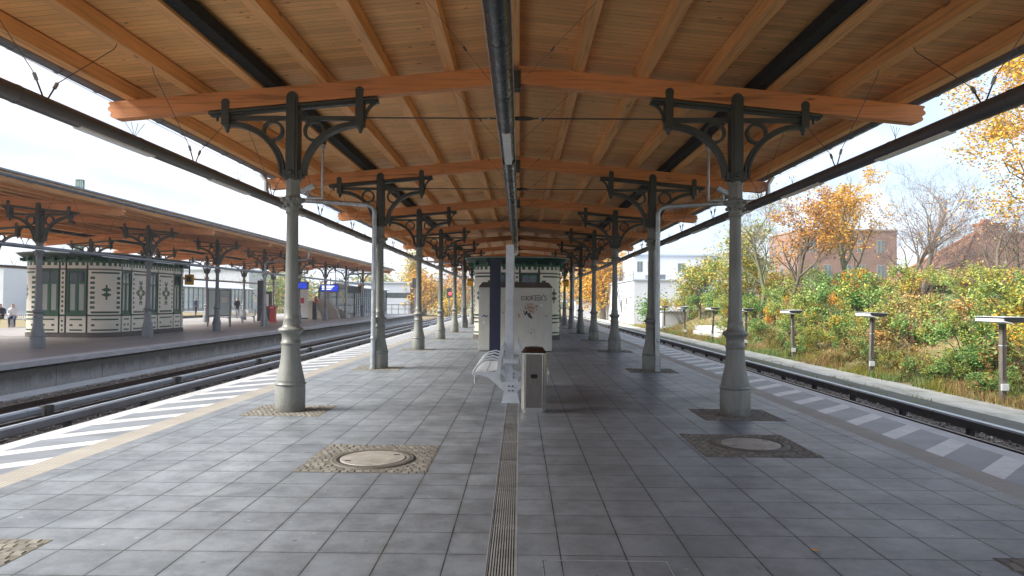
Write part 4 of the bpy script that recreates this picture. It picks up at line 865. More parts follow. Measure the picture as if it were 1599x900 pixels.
# glazed houses
def glazed(loc,w,d,h,rise,label,name,bay=.9,wall='clear_panel'):
    e=empty(name,loc,label,'glazed shelter'); G=MB(); G.box(-w/2+.05,w/2-.05,-d/2+.05,-d/2+.06,.3,h,wall); G.box(-w/2+.05,w/2-.05,d/2-.06,d/2-.05,.3,h,wall); G.box(-w/2+.05,-w/2+.06,-d/2+.06,d/2-.06,.3,h,wall); G.box(w/2-.06,w/2-.05,-d/2+.06,d/2-.06,.3,h,wall); G.build('glazing',e)
    F=MB(); y=-d/2
    while y<=d/2+.01:
        for x in(-w/2,w/2): F.box(x-.05,x+.05,y-.05,y+.05,0,h,'zinc_gutter')
        y+=d/max(1,round(d/bay))
    x=-w/2
    while x<=w/2+.01:
        for y in(-d/2,d/2): F.box(x-.05,x+.05,y-.05,y+.05,0,h+.002,'zinc_gutter')
        x+=w/max(1,round(w/bay))
    for z in(.3,h*.4,h*.68,h-.05):
        for x in(-w/2,w/2): F.box(x-.03,x+.03,-d/2,d/2,z-.03,z+.03,'zinc_gutter')
        for y in(-d/2,d/2): F.box(-w/2,w/2,y-.035,y+.035,z-.031,z+.031,'zinc_gutter')
    F.build('frame',e); b=MB(); b.box(-w/2,w/2,-d/2,d/2,0,.28,'concrete_light'); b.build('base_wall',e)
    Rf=MB(); o_=.3; Rf.prism([(-w/2-o_,h),(w/2+o_,h),(w/2+o_,h+.08),(0,h+rise),(-w/2-o_,h+.08)],-d/2-o_,d/2+o_,'roof_metal'); Rf.build('roof',e); return e
glazed((-17.5,74.5,0),3.4,16,2.75,.45,'long glazed stair house at the far end of the opposite platform','stair_house')
glazed((-45.5,92,0),7,34,3.1,1.1,'glazed hall with pale blue roof beyond the opposite platform','glazed_hall',1.3)
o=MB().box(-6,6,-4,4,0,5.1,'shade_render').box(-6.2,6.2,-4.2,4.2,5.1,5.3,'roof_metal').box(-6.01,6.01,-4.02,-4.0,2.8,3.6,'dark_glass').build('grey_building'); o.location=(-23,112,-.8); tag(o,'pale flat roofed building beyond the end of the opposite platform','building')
# guard rail at the far platform's end
e=empty('end_railing',(-15,83.9,0),'grey railing closing the end of the opposite platform','railing'); f=MB()
for i in range(8): MB().box(-2.8+i*.8-.03,-2.8+i*.8+.03,-.03,.03,0,1.1,'zinc_gutter').build('post',e); f=MB(); f.box(-2.8,2.8,-.04,.04,1.05,1.12,'zinc_gutter'); f.box(-2.8,2.8,-.035,.035,.55,.6,'zinc_gutter'); f.build('rail',e)
# ------------------------------------------------------------------ people
def person(name,joints,edges,loc,rz,label,mats,sc=1):
    me=bpy.data.meshes.new('body'); keys=list(joints); idx={k:i for i,k in enumerate(keys)}
    me.from_pydata([joints[k][0] for k in keys],[(idx[a],idx[b]) for a,b in edges],[]); o=bpy.data.objects.new('person',me); COL.objects.link(o)
    md=o.modifiers.new('s','SKIN'); 
    for i,k in enumerate(keys): 
        sv=me.skin_vertices[0].data[i]; r=joints[k][1]; sv.radius=r if isinstance(r,tuple) else (r,r); sv.use_root=(k=='pelvis')
    o.modifiers.new('d','SUBSURF').levels=2
    dg=bpy.context.evaluated_depsgraph_get(); nm=bpy.data.meshes.new_from_object(o.evaluated_get(dg)); o.modifiers.clear(); o.data=nm; nm.materials.clear()
    for m in('skin',mats[0],mats[1],'hair'): nm.materials.append(MAT[m])
    hd=joints['head'][0]; hip=joints['pelvis'][0][2]
    for p in nm.polygons:
        c=p.center; p.use_smooth=True
        if c.z>joints['neck'][0][2]-.01 and math.hypot(c.x-hd[0],c.y-hd[1])<.2: p.material_index=3 if (c.z>hd[2]+.03 or c.y>hd[1]+.03) else 0
        elif mats[2](c): p.material_index=2
        else: p.material_index=1
        if c.z<.07 and len(mats)>3: p.material_index=3
    for h in('handL','handR'):
        for p in nm.polygons:
            if (p.center-Vector(joints[h][0])).length<.075: p.material_index=0
    # ears, nose
    o.location=loc; o.rotation_euler=(0,0,rz); o.scale=(sc,)*3; tag(o,label,'person'); return o
E0=[('pelvis','belly'),('belly','chest'),('chest','neck'),('neck','head'),('head','crown'),('chest','shL'),('shL','elL'),('elL','handL'),('chest','shR'),('shR','elR'),('elR','handR'),('pelvis','hipL'),('hipL','knL'),('knL','anL'),('anL','toeL'),('pelvis','hipR'),('hipR','knR'),('knR','anR'),('anR','toeR')]
def standing(step=.1):
    return {'pelvis':((0,0,.95),(.15,.11)),'belly':((0,0,1.12),(.15,.11)),'chest':((0,0,1.36),(.17,.12)),'neck':((0,-.01,1.50),.06),'head':((0,-.03,1.62),.09),'crown':((0,-.02,1.71),.075),
     'shL':((-.19,0,1.41),.06),'elL':((-.25,.04,1.14),.045),'handL':((-.22,-.12,.95),.035),'shR':((.19,0,1.41),.06),'elR':((.25,.04,1.14),.045),'handR':((.22,-.10,.93),.035),
     'hipL':((-.09,0,.88),.09),'knL':((-.10,-step*.5,.48),.062),'anL':((-.10,-step,.08),.045),'toeL':((-.11,-step-.17,.04),.038),'hipR':((.09,0,.88),.09),'knR':((.10,step*.4,.48),.062),'anR':((.10,step,.08),.045),'toeR':((.11,step-.17,.04),.038)}
def sitting():
    return {'pelvis':((0,0,.53),(.16,.13)),'belly':((0,.0,.68),(.14,.11)),'chest':((0,-.05,.92),(.16,.11)),'neck':((0,-.09,1.06),.055),'head':((0,-.13,1.17),.09),'crown':((0,-.12,1.26),.075),
     'shL':((-.18,-.05,.97),.055),'elL':((-.22,-.10,.72),.043),'handL':((-.10,-.34,.66),.035),'shR':((.18,-.05,.97),.055),'elR':((.22,-.12,.72),.043),'handR':((.08,-.36,.68),.035),
     'hipL':((-.09,-.05,.52),.09),'knL':((-.12,-.45,.52),.065),'anL':((-.10,-.42,.09),.045),'toeL':((-.10,-.58,.04),.038),'hipR':((.09,-.05,.52),.09),'knR':((.12,-.47,.52),.065),'anR':((.14,-.55,.10),.045),'toeR':((.14,-.70,.05),.038)}
pn=person('person',standing(),E0,(-24.0,59,0),.9,'standing person in dark coat seen from behind across the tracks',('cloth_dark','cloth_dark',lambda c:c.z<.9,1))
bp=MB().box(-.16,.16,.10,.28,1.02,1.42,'cloth_dark',bev=.05).build('backpack',pn)
person('person',standing(.05),E0,(-28.0,60,0),1.6,'standing person in navy jacket beside the opposite kiosk',('cloth_navy','cloth_dark',lambda c:c.z<.9,1))
person('person',sitting(),E0,(-27.12,37.05,0),.5,'seated person in a white top at the left edge of the view',('cloth_white','cloth_navy',lambda c:c.z<.62,1))
person('person',sitting(),E0,(-27.75,37.05,0),.2,'seated person in dark clothes left of the one in white',('cloth_dark','cloth_dark',lambda c:c.z<.62,1))
# ------------------------------------------------------------------ masts, signals, wires
def lattice(loc,h,w,label,m='mast_green'):
    e=empty('lattice_mast',loc,label,'mast'); f=MB()
    for sx in(-1,1):
        for sy in(-1,1): f.box(sx*w-.05,sx*w+.05,sy*w-.05,sy*w+.05,0,h,m)
    z=0
    while z<h-.5:
        for a,b_ in(((-w,-w),(w,-w)),((w,-w),(w,w)),((w,w),(-w,w)),((-w,w),(-w,-w))): f.tube([(*a,z),(*b_,z+.5)],.03,m,n=4); f.tube([(*b_,z),(*a,z+.5)],.03,m,n=4)
        f.box(-w,w,-w,w,z+.48,z+.5,m); z+=.5
    f.box(-w-.05,w+.05,-w-.05,w+.05,h,h+.06,m); f.build('lattice',e); b=MB()
    for s in(-1,1): b.tube([(0,0,h-.5),(s*3,0,h-1.4),(s*8,0,h-3.6),(s*14,0,h-5.6)],.02,'steel_wire',n=4)
    b.build('span_wire',e)
lattice((-30.0,47,-.8),10.4,.15,'green lattice mast rising behind the opposite canopy roof')
def pole(loc,h,label,arm=0,m='zinc_gutter'):
    e=empty('catenary_mast',loc,label,'mast'); MB().tube([(0,0,0),(0,0,h)],[.16,.10],m,n=8).build('post',e)
    if arm: MB().tube([(0,0,h-.8),(arm,0,h-.6)],.05,m,n=6).tube([(0,0,h-2.0),(arm*.9,0,h-.7)],.035,m,n=6).build('cantilever',e)
pole((-16.5,130,-.8),7.0,'grey catenary mast left of the red signal in the distance',3); pole((-14.5,160,-.8),9.5,'tall thin mast behind the red signal',0); pole((-22,145,-.8),6.5,'catenary mast before the yellow poplar',-3); pole((-10.5,190,-.8),8,'faint catenary mast near the kiosk left edge',3)
pole((9,140,-.8),7,'catenary mast in front of the orange trees at right',-3)
def signal(loc,h,label):
    e=empty('track_signal',loc,label,'signal'); MB().tube([(0,0,0),(0,0,h)],.07,'zinc_gutter',n=8).build('post',e); MB().box(-.28,.28,-.15,.15,h-.6,h+.5,'dark_metal',bev=.04).build('signal_head',e)
    return e
e=signal((-8.3,82,-.8),3.4,'track signal showing red between the left columns'); b=bmesh.new(); bmesh.ops.create_uvsphere(b,u_segments=12,v_segments=8,radius=.17,matrix=Matrix.Translation((.12,-.17,3.25))); q=MB(); q.bm(b,'signal_red',smooth=True); q.build('red_lamp',e)
signal((-11.6,77,-.8),4.4,'dark track signal beside the third column of the left row')
mbw=MB()
for x,z in((-7.1,5.2),(-6.5,5.3),(6.8,5.2),(6.3,5.3)):
    pts=[(x,y,z-.25*math.sin(PI*((y%40)/40))) for y in range(-20,261,10)]; mbw.tube(pts,.006,'steel_wire',n=4)
o=mbw.build('overhead_wires'); tag(o,'thin overhead wires strung above the tracks','wires')
# right side lamp posts
def rlamp():
    e=empty('track_lamp_post',(0,0,0),'x','lamp post','wooden lamp posts along the right track')
    MB().box(-.055,.055,-.065,.065,-.3,1.95,'weathered_wood',bev=.01).build('post',e)
    h=MB(); h.prism([(-.30,2.03),(.12,1.97),(.22,2.05),(.22,2.09),(-.30,2.09)],-.52,.52,'dark_metal',axis='Y'); h.box(-.32,.24,-.54,.54,2.095,2.108,'white_metal'); h.build('lamp_head',e)
    d=MB(); d.prism([(-.33,1.99),(-.10,1.94),(-.10,1.965),(-.305,2.02),(-.31,2.06),(-.33,2.06)],-.50,.50,'diffuser'); d.build('diffuser',e)
    b=MB(); b.box(-.10,.07,-.12,-.068,.34,.50,'white_plastic',bev=.01); b.build('junction_box',e); b=MB(); b.tube([(-.04,-.09,.62),(-.04,-.09,1.9)],.012,'dark_metal',n=5); b.box(-.058,.058,-.068,.068,1.4,1.42,'white_metal'); b.build('cable',e)
    return e
pr=rlamp()
for k,(y,t) in enumerate(((16.9,.0),(23.2,.03),(29.7,-.02),(36,.02),(42.2,.05),(48.9,-.07),(56,0))):
    lb=f'{ORD[k]} wooden post with flat white lamp along the right track'
    o=pr if k==0 else copy_tree(pr,label=lb); o['label']=lb; o.location=(11.62,y,-.78); o.rotation_euler=(0,t,0)
# stacked white concrete beams
for j in range(9):
    row,col=divmod(j,5) if j<5 else (1,j-5)
    o=MB().box(-.17,.17,-3.2,3.2,0,.30,'white_plastic',bev=.03).box(-.12,.12,-3.215,-3.202,.05,.24,'dark_metal').build('concrete_beam'); o.location=(12.7+col*.46+row*.2,46+.15*(j%3),-.62+row*.34); o.rotation_euler=(0,0,.10)
    tag(o,'long white concrete beam in the stack beside the right track','beam','stacked white concrete beams')
# ------------------------------------------------------------------ buildings
def windows(mb_parent,rects,face,d=.02,m='window_glass',fm='window_trim',sill=True):
    for (u0,u1,z0,z1) in rects:
        w=MB(); face(w,u0-.06,u1+.06,z0-.06,z1+.06,0.0,.02,fm); o=w.build('window',mb_parent); g=MB(); face(g,u0,u1,z0,z1,.021,.028,m); face(g,(u0+u1)/2-.03,(u0+u1)/2+.03,z0,z1,.029,.036,fm); g.build('pane',o)
# brick building
e=empty('brick_building',(37.2,84,1.5),'tall red brick building behind the autumn trees','building'); w_,d_=11.2,9
MB().box(-w_/2,w_/2,-d_/2,d_/2,-2,8.4,'red_brick').build('wall',e); MB().box(-w_/2-.1,w_/2+.1,-d_/2-.1,d_/2+.1,8.4,8.6,'concrete_brown').build('parapet',e)
fc=lambda mb,u0,u1,z0,z1,a,b_,m: mb.box(u0,u1,-d_/2-b_,-d_/2-a,z0,z1,m)
windows(e,[(x,x+.8,z,z+1.3) for z in(.4,3.2,6.0) for x in(-4.2,-2.6,-.4,1.2,3.4)],fc)
fl=lambda mb,u0,u1,z0,z1,a,b_,m: mb.box(-w_/2-b_,-w_/2-a,u0,u1,z0,z1,m)
windows(e,[(y,y+.8,z,z+1.3) for z in(.4,3.2,6.0) for y in(-3,0,2.6)],fl)
# tiled house
e=empty('tiled_house',(28.7,43,1.6),'old brick house with clay tile roof and chimneys at right','house')
MB().box(-2.6,7,-2.5,4,-1,1.6,'red_brick').build('wall',e)
rf=MB(); rf.add([(-4.2,-3.2,1.3),(8,-3.2,1.3),(8,4.6,1.3),(-4.2,4.6,1.3),(-.6,.4,4.35),(8,.4,4.35),(-4.2,-3.2,1.15),(8,-3.2,1.15),(8,4.6,1.15),(-4.2,4.6,1.15)],[(0,1,5,4),(3,4,5,2),(0,4,3),(1,2,5),(0,6,7,1),(0,3,9,6),(6,9,8,7)],'clay_tiles'); ro=rf.build('roof',e); hp=MB(); hp.tube([(-4.2,-3.2,1.36),(-.6,.4,4.42)],.10,'ridge_tile',n=8); hp.tube([(-4.2,4.6,1.36),(-.6,.4,4.42)],.10,'ridge_tile',n=8); hp.tube([(-.6,.4,4.42),(8,.4,4.42)],.10,'ridge_tile',n=8); hp.build('ridge_tiles',ro)
for x,w2 in((-.2,1.3),(5.0,.6)): c=MB(); c.box(x-.1,x+w2,.0,.9,3.6,4.95,'red_brick'); c.box(x-.16,x+w2+.06,-.06,.96,4.95,5.06,'ridge_tile'); c.box(x+.1,x+.45,.2,.6,5.06,5.3,'ridge_tile'); c.build('chimney',ro)
fc=lambda mb,u0,u1,z0,z1,a,b_,m: mb.box(u0,u1,-2.5-b_,-2.5-a,z0,z1,m)
windows(e,[(x,x+.7,-.2,.9) for x in(-1.8,.2,2.4,4.6)],fc)
# white workshop buildings
e=empty('white_building',(15.5,78,-.8),'white rendered two part building with outside stair beyond the right track','building')
MB().box(-3.3,1.6,-3.5,22,0,4.75,'white_render').build('front_wing',e); MB().box(-3.45,1.75,-3.65,22.1,4.75,4.9,'roof_metal').build('flat_roof',e)
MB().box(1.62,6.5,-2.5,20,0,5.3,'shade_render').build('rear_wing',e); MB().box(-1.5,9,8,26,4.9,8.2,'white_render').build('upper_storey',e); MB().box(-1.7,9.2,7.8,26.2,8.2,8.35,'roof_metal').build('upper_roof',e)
fl=lambda mb,u0,u1,z0,z1,a,b_,m: mb.box(-3.3-b_,-3.3-a,u0,u1,z0,z1,m)
windows(e,[(1,1.9,2.2,2.9),(5,5.9,1.2,2.6),(9,9.9,1.2,2.6)],fl)
fc=lambda mb,u0,u1,z0,z1,a,b_,m: mb.box(u0,u1,8-b_,8-a,z0,z1,m)
windows(e,[(-1.0,-.4,6.2,7.4),(.3,.9,6.2,7.4),(4,4.9,6.2,7.2)],fc)
s_=MB(); 
for i in range(12): s_.box(-3.9,-3.35,6-i*.42,6.28-i*.42,4.4-i*.26,4.44-i*.26,'zinc_gutter')
s_.tube([(-3.9,6.2,4.4),(-3.9,1.2,1.3)],.05,'zinc_gutter',n=4); s_.tube([(-3.9,6.2,5.3),(-3.9,1.2,2.2)],.04,'zinc_gutter',n=4)
for i in range(6): s_.tube([(-3.9,6.0-i*.95,4.3-i*.59),(-3.9,6.0-i*.95,5.2-i*.59)],.025,'zinc_gutter',n=4)
s_.build('outside_stair',e)
r_=MB(); 
for y in range(-3,16,2): r_.tube([(-3.3,y,4.9),(-3.3,y,5.9)],.03,'zinc_gutter',n=4)
r_.tube([(-3.3,-3,5.9),(-3.3,15,5.9)],.03,'zinc_gutter',n=4); r_.tube([(-3.3,-3,5.4),(-3.3,15,5.4)],.03,'zinc_gutter',n=4); r_.build('roof_railing',e)
dc=MB(); dc.box(-1.2,.6,-1,1.5,4.9,5.5,'zinc_gutter'); dc.box(-2.6,-1.6,2,3,4.9,5.8,'white_render'); dc.tube([(1.0,6,8.2),(1.0,6,9.6)],.06,'zinc_gutter',n=6); dc.build('roof_vents',e)
o=MB().box(-1.6,1.6,-2,2,0,2.6,'white_render').box(-1.8,1.8,-2.2,2.2,2.6,2.75,'roof_metal').box(-1.61,-1.6,-.8,.8,1,2,'window_glass').build('trackside_hut'); o.location=(8.9+1.5,112,-.8); tag(o,'small white hut beyond the right end of our platform','hut')
o=MB().box(-1.2,1.2,-.8,.8,0,1.5,'white_render').box(-1.3,1.3,-.9,.9,1.5,1.6,'white_metal').build('white_container'); o.location=(13.3,60,-.7); tag(o,'low white box beside the white building wall','box')
painted_done=True
# ------------------------------------------------------------------ vegetation
def leaf_cloud(pts,size,mats,weights,seed,up=.35,asp=.6):
    r=random.Random(seed); v=[];f=[];mi=[]; rv=[]
    for (p,cr) in pts:
        s=size*r.uniform(.6,1.3); d=Vector((r.gauss(0,1),r.gauss(0,1),r.gauss(0,.6))).normalized(); n=Vector((r.gauss(0,1),r.gauss(0,1),r.gauss(up,1))).normalized(); w=d.cross(n); 
        if w.length<.1: continue
        w.normalize(); o=len(v); a=d*s; b=w*s*asp
        v+= [p-a,p-b*.9+a*.1,p+a*1.1,p+b*.9+a*.1]; f.append((o,o+1,o+2,o+3)); mi.append(r.choices(range(len(mats)),weights)[0] if cr is None else cr); rv.append(r.random())
    return v,f,mi,rv
def leaf_obj(name,pts,size,mats,weights,seed,parent=None,**k):
    v,f,mi,rv=leaf_cloud(pts,size,mats,weights,seed,**k); me=bpy.data.meshes.new(name); me.from_pydata(v,[],f)
    for m in mats: me.materials.append(MAT[m])
    me.polygons.foreach_set('material_index',mi); at=me.attributes.new('rv','FLOAT','FACE'); at.data.foreach_set('value',rv); me.update()
    o=bpy.data.objects.new(name,me); COL.objects.link(o); o.parent=parent; return o
def tree(name,h,trunk_r,seed,label,bark='bark',leaves=None,loc=(0,0,0),spread=.5,levels=4,leaf_n=0,leaf_size=.07,weights=None,low=.3,upright=.35,nb=5,group=None,cluster=.35,twig_m=None,first=.9,lean=0,cover=None,cat='tree'):
    r=random.Random(seed); e=empty(name,loc,label,cat,group); mb=MB(); tips=[]; limbs=MB()
    def grow(p,d,L,rad,lv,mbx):
        n=4 if lv<2 else 3; pts=[p]; rs=[rad]; q=p.copy(); dd=d.copy()
        for i in range(n):
            dd=(dd+Vector((r.gauss(0,.16),r.gauss(0,.16),r.gauss(0,.1)+ (upright*.22 if lv>0 else .05)))).normalized(); q=q+dd*(L/n); pts.append(q.copy()); rs.append(max(.004,rad*(1-.75*(i+1)/n) if lv else rad*(1-.55*(i+1)/n)))
        mbx.tube(pts,rs,(twig_m or bark) if lv>=3 else bark,n=8 if lv==0 else (5 if lv<3 else 3),cap=False)
        if lv>=levels-2:
            for a in pts[1:]: tips.append((a,lv))
        if lv<levels-1:
            k=nb if lv==0 else r.choice((3,4,4,5))
            if lv==0: k=nb+3
            for i in range(k):
                t=(low+(1-low)*(i+.5)/k) if lv==0 else r.uniform(.25,1.0); j=min(n-1,int(t*n)); fr=t*n-j; bp=pts[j].lerp(pts[j+1],min(1,fr)); az=i*2.4+r.uniform(-.5,.5)
                ax=dd.orthogonal().normalized(); ax=Matrix.Rotation(az,3,dd)@ax; an=r.uniform(.55,1.0)*(1.1 if lv==0 else .9)*spread*2
                nd=(dd*math.cos(an)+ax*math.sin(an)).normalized(); br=rs[j]*(.55 if lv==0 else .6)
                grow(bp,nd,L*r.uniform(.5,.72)*(first*(1.15-.55*t) if lv==0 else 1),br,lv+1,limbs)
    grow(Vector((0,0,-.2)),Vector((lean,0,1)).normalized(),h*.72,trunk_r,0,mb); mb.build('trunk',e,fix=False); limbs.build('limbs',e,fix=False)
    if leaf_n and tips:
        pts=[]
        tt=[t for t in tips if cover is None or cover(t[0])] or tips
        for i in range(leaf_n):
            t=r.choice(tt)[0]; pts.append((t+Vector((r.gauss(0,cluster),r.gauss(0,cluster),r.gauss(0,cluster*.8))),None))
        leaf_obj('crown',pts,leaf_size,leaves,weights or [1]*len(leaves),seed,e)
    return e
# shrub meshes
def shrub(seed,mats,weights,n,size,w=1.3,h=1.6,kind='bush'):
    r=random.Random(seed); e=empty('shrub',(0,0,0),'x','bush'); st=MB(); pts=[]
    lobes=[(Vector((r.gauss(0,w*.38),r.gauss(0,w*.38),h*r.uniform(.2,.8))),r.uniform(.28,.6)*w*.8,r.randrange(len(mats))) for _ in range(11)]
    for c,rad,m in lobes: st.tube([(c.x*.15,c.y*.15,-.3),(c.x*.5,c.y*.5,c.z*.45),tuple(c)],[.03,.02,.008],'bark',n=4,cap=False)
    for c,rad,m in lobes[:6]:
        for q in range(3): 
            d=Vector((r.gauss(0,.5),r.gauss(0,.5),r.uniform(.3,1.2))).normalized(); st.tube([tuple(c),tuple(c+d*rad*1.5)],[.010,.004],'twig_purple' if seed%2 else 'bark_green',n=3,cap=False)
    for i in range(n):
        c,rad,m=r.choice(lobes); d=Vector((r.gauss(0,1),r.gauss(0,1),r.gauss(0,1))).normalized()*rad*(r.random()**.45); d.z*=.85
        p=c+d; 
        if noise.noise(p*2.9+Vector((seed,0,0)))<-.02: continue
        if p.z<0: p.z=r.uniform(0,.3)
        mm=m if r.random()<.6 else r.choices(range(len(mats)),weights)[0]
        pts.append((p,mm))
    leaf_obj('foliage',pts,size,mats,weights,seed,e); st.build('stems',e,fix=False); return e
kinds={
 'green':[shrub(11,['leaf_green','leaf_pale','leaf_yellowgreen'],[6,2,1],12000,.038),'dense dark green'],
 'pale':[shrub(12,['leaf_pale','leaf_green','leaf_yellowgreen','leaf_rust'],[6,3,2,1],10500,.047,1.5,1.3),'light green leafy'],
 'yellowgreen':[shrub(13,['leaf_yellowgreen','leaf_pale','leaf_gold'],[6,3,1],11000,.040,1.4,1.9),'yellow green'],
 'gold':[shrub(14,['leaf_gold','leaf_orange','leaf_yellowgreen'],[6,2,2],11000,.040,1.3,1.7),'golden yellow'],
 'rust':[shrub(15,['leaf_rust','leaf_orange','leaf_straw','leaf_pale','leaf_yellowgreen'],[4,2,3,3,3],11000,.040,1.5,1.4),'rusty brown and orange'],
 'straw':[shrub(16,['leaf_straw','leaf_yellowgreen','leaf_rust'],[5,3,2],9000,.037,1.6,.9),'dry straw coloured low'],
}
used=set()
rowname={0:'low down',1:'midway up',2:'high up'}
def slot(y):
    b=[16.9,23.2,29.7,36,42.2,48.9,56]
    for i in range(7):
        if abs(y-b[i])<1.3: return f'behind the {ORD[i]} lamp post'
    if y<16: return 'right of the nearest lamp post'
    for i in range(6):
        if b[i]<y<b[i+1]: return f'between the {ORD[i]} and {ORD[i+1]} lamp posts'
    return 'beyond the last lamp post'
shr=[ # x,y,kind,scale,row
 (13.0,13.6,'pale',.95,0),(13.2,16.6,'pale',1.0,0),(13.3,19.6,'pale',.85,0),(12.8,23.0,'straw',.8,0),(13.2,25.4,'rust',.9,0),(13.3,28.2,'green',1.05,0),(13.6,33.2,'green',1.05,0),(13.2,36.6,'straw',.8,0),
 (14.6,14.0,'green',1.1,1),(14.8,17.2,'pale',1.1,1),(14.7,20.0,'yellowgreen',1.25,1),(14.8,23.6,'rust',1.1,1),(14.9,27.0,'straw',1.3,1),(14.7,30.6,'green',1.55,1),(15.0,34.0,'gold',1.2,1),(15.2,37.4,'green',1.5,1),(15.6,41.5,'yellowgreen',1.5,1),(15.6,45.6,'rust',1.35,1),(15.0,50.0,'green',1.45,1),(14.6,53.6,'green',1.45,1),(13.9,58.2,'yellowgreen',1.2,1),
 (16.6,16.0,'yellowgreen',1.1,2),(16.9,19.6,'yellowgreen',1.15,2),(16.8,22.8,'green',1.1,2),(17.0,26.4,'yellowgreen',1.2,2),(17.2,30.2,'yellowgreen',1.5,2),(17.4,33.5,'rust',1.3,2),(17.6,37.0,'gold',1.75,2),(18.0,40.5,'green',1.7,2),(18.0,44.5,'yellowgreen',1.9,2),(17.5,49.0,'gold',1.7,2),(17.0,54.0,'yellowgreen',1.9,2),
 (12.3,14.9,'straw',.55,0),(12.4,18.4,'pale',.6,0),(12.3,21.2,'pale',.6,0),(12.6,26.9,'straw',.65,0),(12.5,31.2,'pale',.6,0),(12.6,34.9,'straw',.65,0),(12.7,39.5,'straw',.7,0),(13.0,43.5,'yellowgreen',.6,0),
 (13.9,15.3,'green',.85,1),(13.9,18.2,'yellowgreen',.75,1),(13.9,21.8,'green',.9,1),(14.0,24.4,'pale',.85,1),(13.9,28.0,'yellowgreen',.8,1),(14.0,31.8,'straw',.9,1),(13.9,35.4,'yellowgreen',.95,1),(14.4,39.4,'gold',.85,1),
 (15.8,15.0,'gold',1.0,2),(15.9,18.2,'pale',1.1,2),(15.7,21.4,'straw',1.2,2),(15.9,24.8,'green',1.15,2),(16.0,28.6,'rust',1.2,2),(16.2,32.0,'pale',1.3,2),(16.4,35.4,'straw',1.4,2),(20.4,38.6,'rust',1.6,2),
 (12.5,16.2,'green',.55,0),(12.7,20.3,'green',.62,0),(12.6,24.3,'pale',.6,0),(13.3,26.3,'rust',.7,0),(12.8,30.3,'yellowgreen',.6,0),(12.9,33.0,'pale',.65,0),(13.1,37.8,'green',.75,0),(13.3,41.4,'pale',.75,0),(13.4,45.4,'green',.55,0),
 (14.4,12.9,'yellowgreen',1.0,1),(14.2,16.8,'yellowgreen',.95,1),(14.3,33.4,'yellowgreen',1.0,1),(14.6,43.4,'green',1.1,1),(14.5,47.6,'yellowgreen',1.1,1),(16.0,40.0,'gold',1.5,2),(16.3,46.8,'yellowgreen',1.7,2),
]
protos_used=set()
for i,(x,y,k,s,rw) in enumerate(shr):
    proto,desc=kinds[k]; lb=f'{desc} bush {rowname[rw]} {slot(y)}'
    if lb in used: lb=f'{desc} bush {rowname[rw]} farther off {slot(y)}'
    
    if lb in used: lb=lb.replace('farther off','nearer')
    if lb in used: lb='smaller '+lb
    if lb in used: lb=lb.replace('smaller','smallest')
    used.add(lb); o=proto if k not in protos_used else copy_tree(proto); protos_used.add(k)
    s=s*(.74 if (x>16.5 and y<29) else (.62 if (x>15.3 and y<50) else 1))
    o['label']=lb; o['group']='bushes on the bank at right'; o.location=(x,y,bank(x,y)-.08); o.scale=(s,s,s*rnd.uniform(.92,1.1)); o.rotation_euler=(0,0,(i*2.1)%6.28)
# weeds and grasses as one stuff object
def cover():
    r=random.Random(9); pts=[]; v=[];f=[];mi=[];rv=[]; mats=['leaf_straw','leaf_yellowgreen','leaf_pale','leaf_rust','leaf_green']
    def blade(x,y,z,h,m):
        a=r.uniform(0,6.28); dx,dy=math.cos(a)*.012,math.sin(a)*.012; lx,ly=r.gauss(0,.35)*h,r.gauss(0,.35)*h; o=len(v); v.extend([(x-dx,y-dy,z),(x+dx,y+dy,z),(x+lx,y+ly,z+h)]); f.append((o,o+1,o+2)); mi.append(m); rv.append(r.random())
    for i in range(34000):
        y=10+60*r.random()**1.6; x=11.25+abs(r.gauss(0,1.0))*1.1; 
        if noise.noise(Vector((x*.9,y*.6,4)))<-.25 : continue
        g=noise.noise(Vector((x*.5,y*.35,9))); m=0 if g>.05 else (1 if g>-.15 else 2); blade(x,y,bank(x,y) if x>11.4 else -.76,r.uniform(.08,.34),m if r.random()<.8 else 3)
    for i in range(4500):
        y=12+50*r.random()**1.5; x=r.choice((9.85,11.35,9.1))+r.gauss(0,.07)
        if noise.noise(Vector((x*.9,y*.9,14)))<.12: continue
        blade(x,y,-.74 if x>9.6 else -.70,r.uniform(.03,.15),r.choice((0,1,2)))
    for i in range(30000):
        y=11+58*r.random()**1.5; x=12.0+7.5*r.random(); p=Vector((x,y,bank(x,y)+r.random()**2*.38)); 
        if noise.noise(p*1.1)<-.2: continue
        g=noise.noise(Vector((x*.45,y*.3,20))); m=3 if g>.12 else (2 if g>-.1 else 4); s=r.uniform(.03,.075); d=Vector((r.gauss(0,1),r.gauss(0,1),r.gauss(0,.4))).normalized()*s; w=d.cross(Vector((r.gauss(0,.5),r.gauss(0,.5),1))).normalized()*s*.6; o=len(v)
        v.extend([tuple(p-d),tuple(p-w),tuple(p+d),tuple(p+w)]); f.append((o,o+1,o+2,o+3)); mi.append(m if r.random()<.75 else r.randrange(5)); rv.append(r.random())
    me=bpy.data.meshes.new('weeds'); me.from_pydata(v,[],f)
    for m in mats: me.materials.append(MAT[m])
    me.polygons.foreach_set('material_index',mi); at=me.attributes.new('rv','FLOAT','FACE'); at.data.foreach_set('value',rv); o=bpy.data.objects.new('weeds_and_grass',me); COL.objects.link(o)
    tag(o,'dry grass and leafy weeds covering the bank beside the right track','ground cover',kind='stuff')
cover()
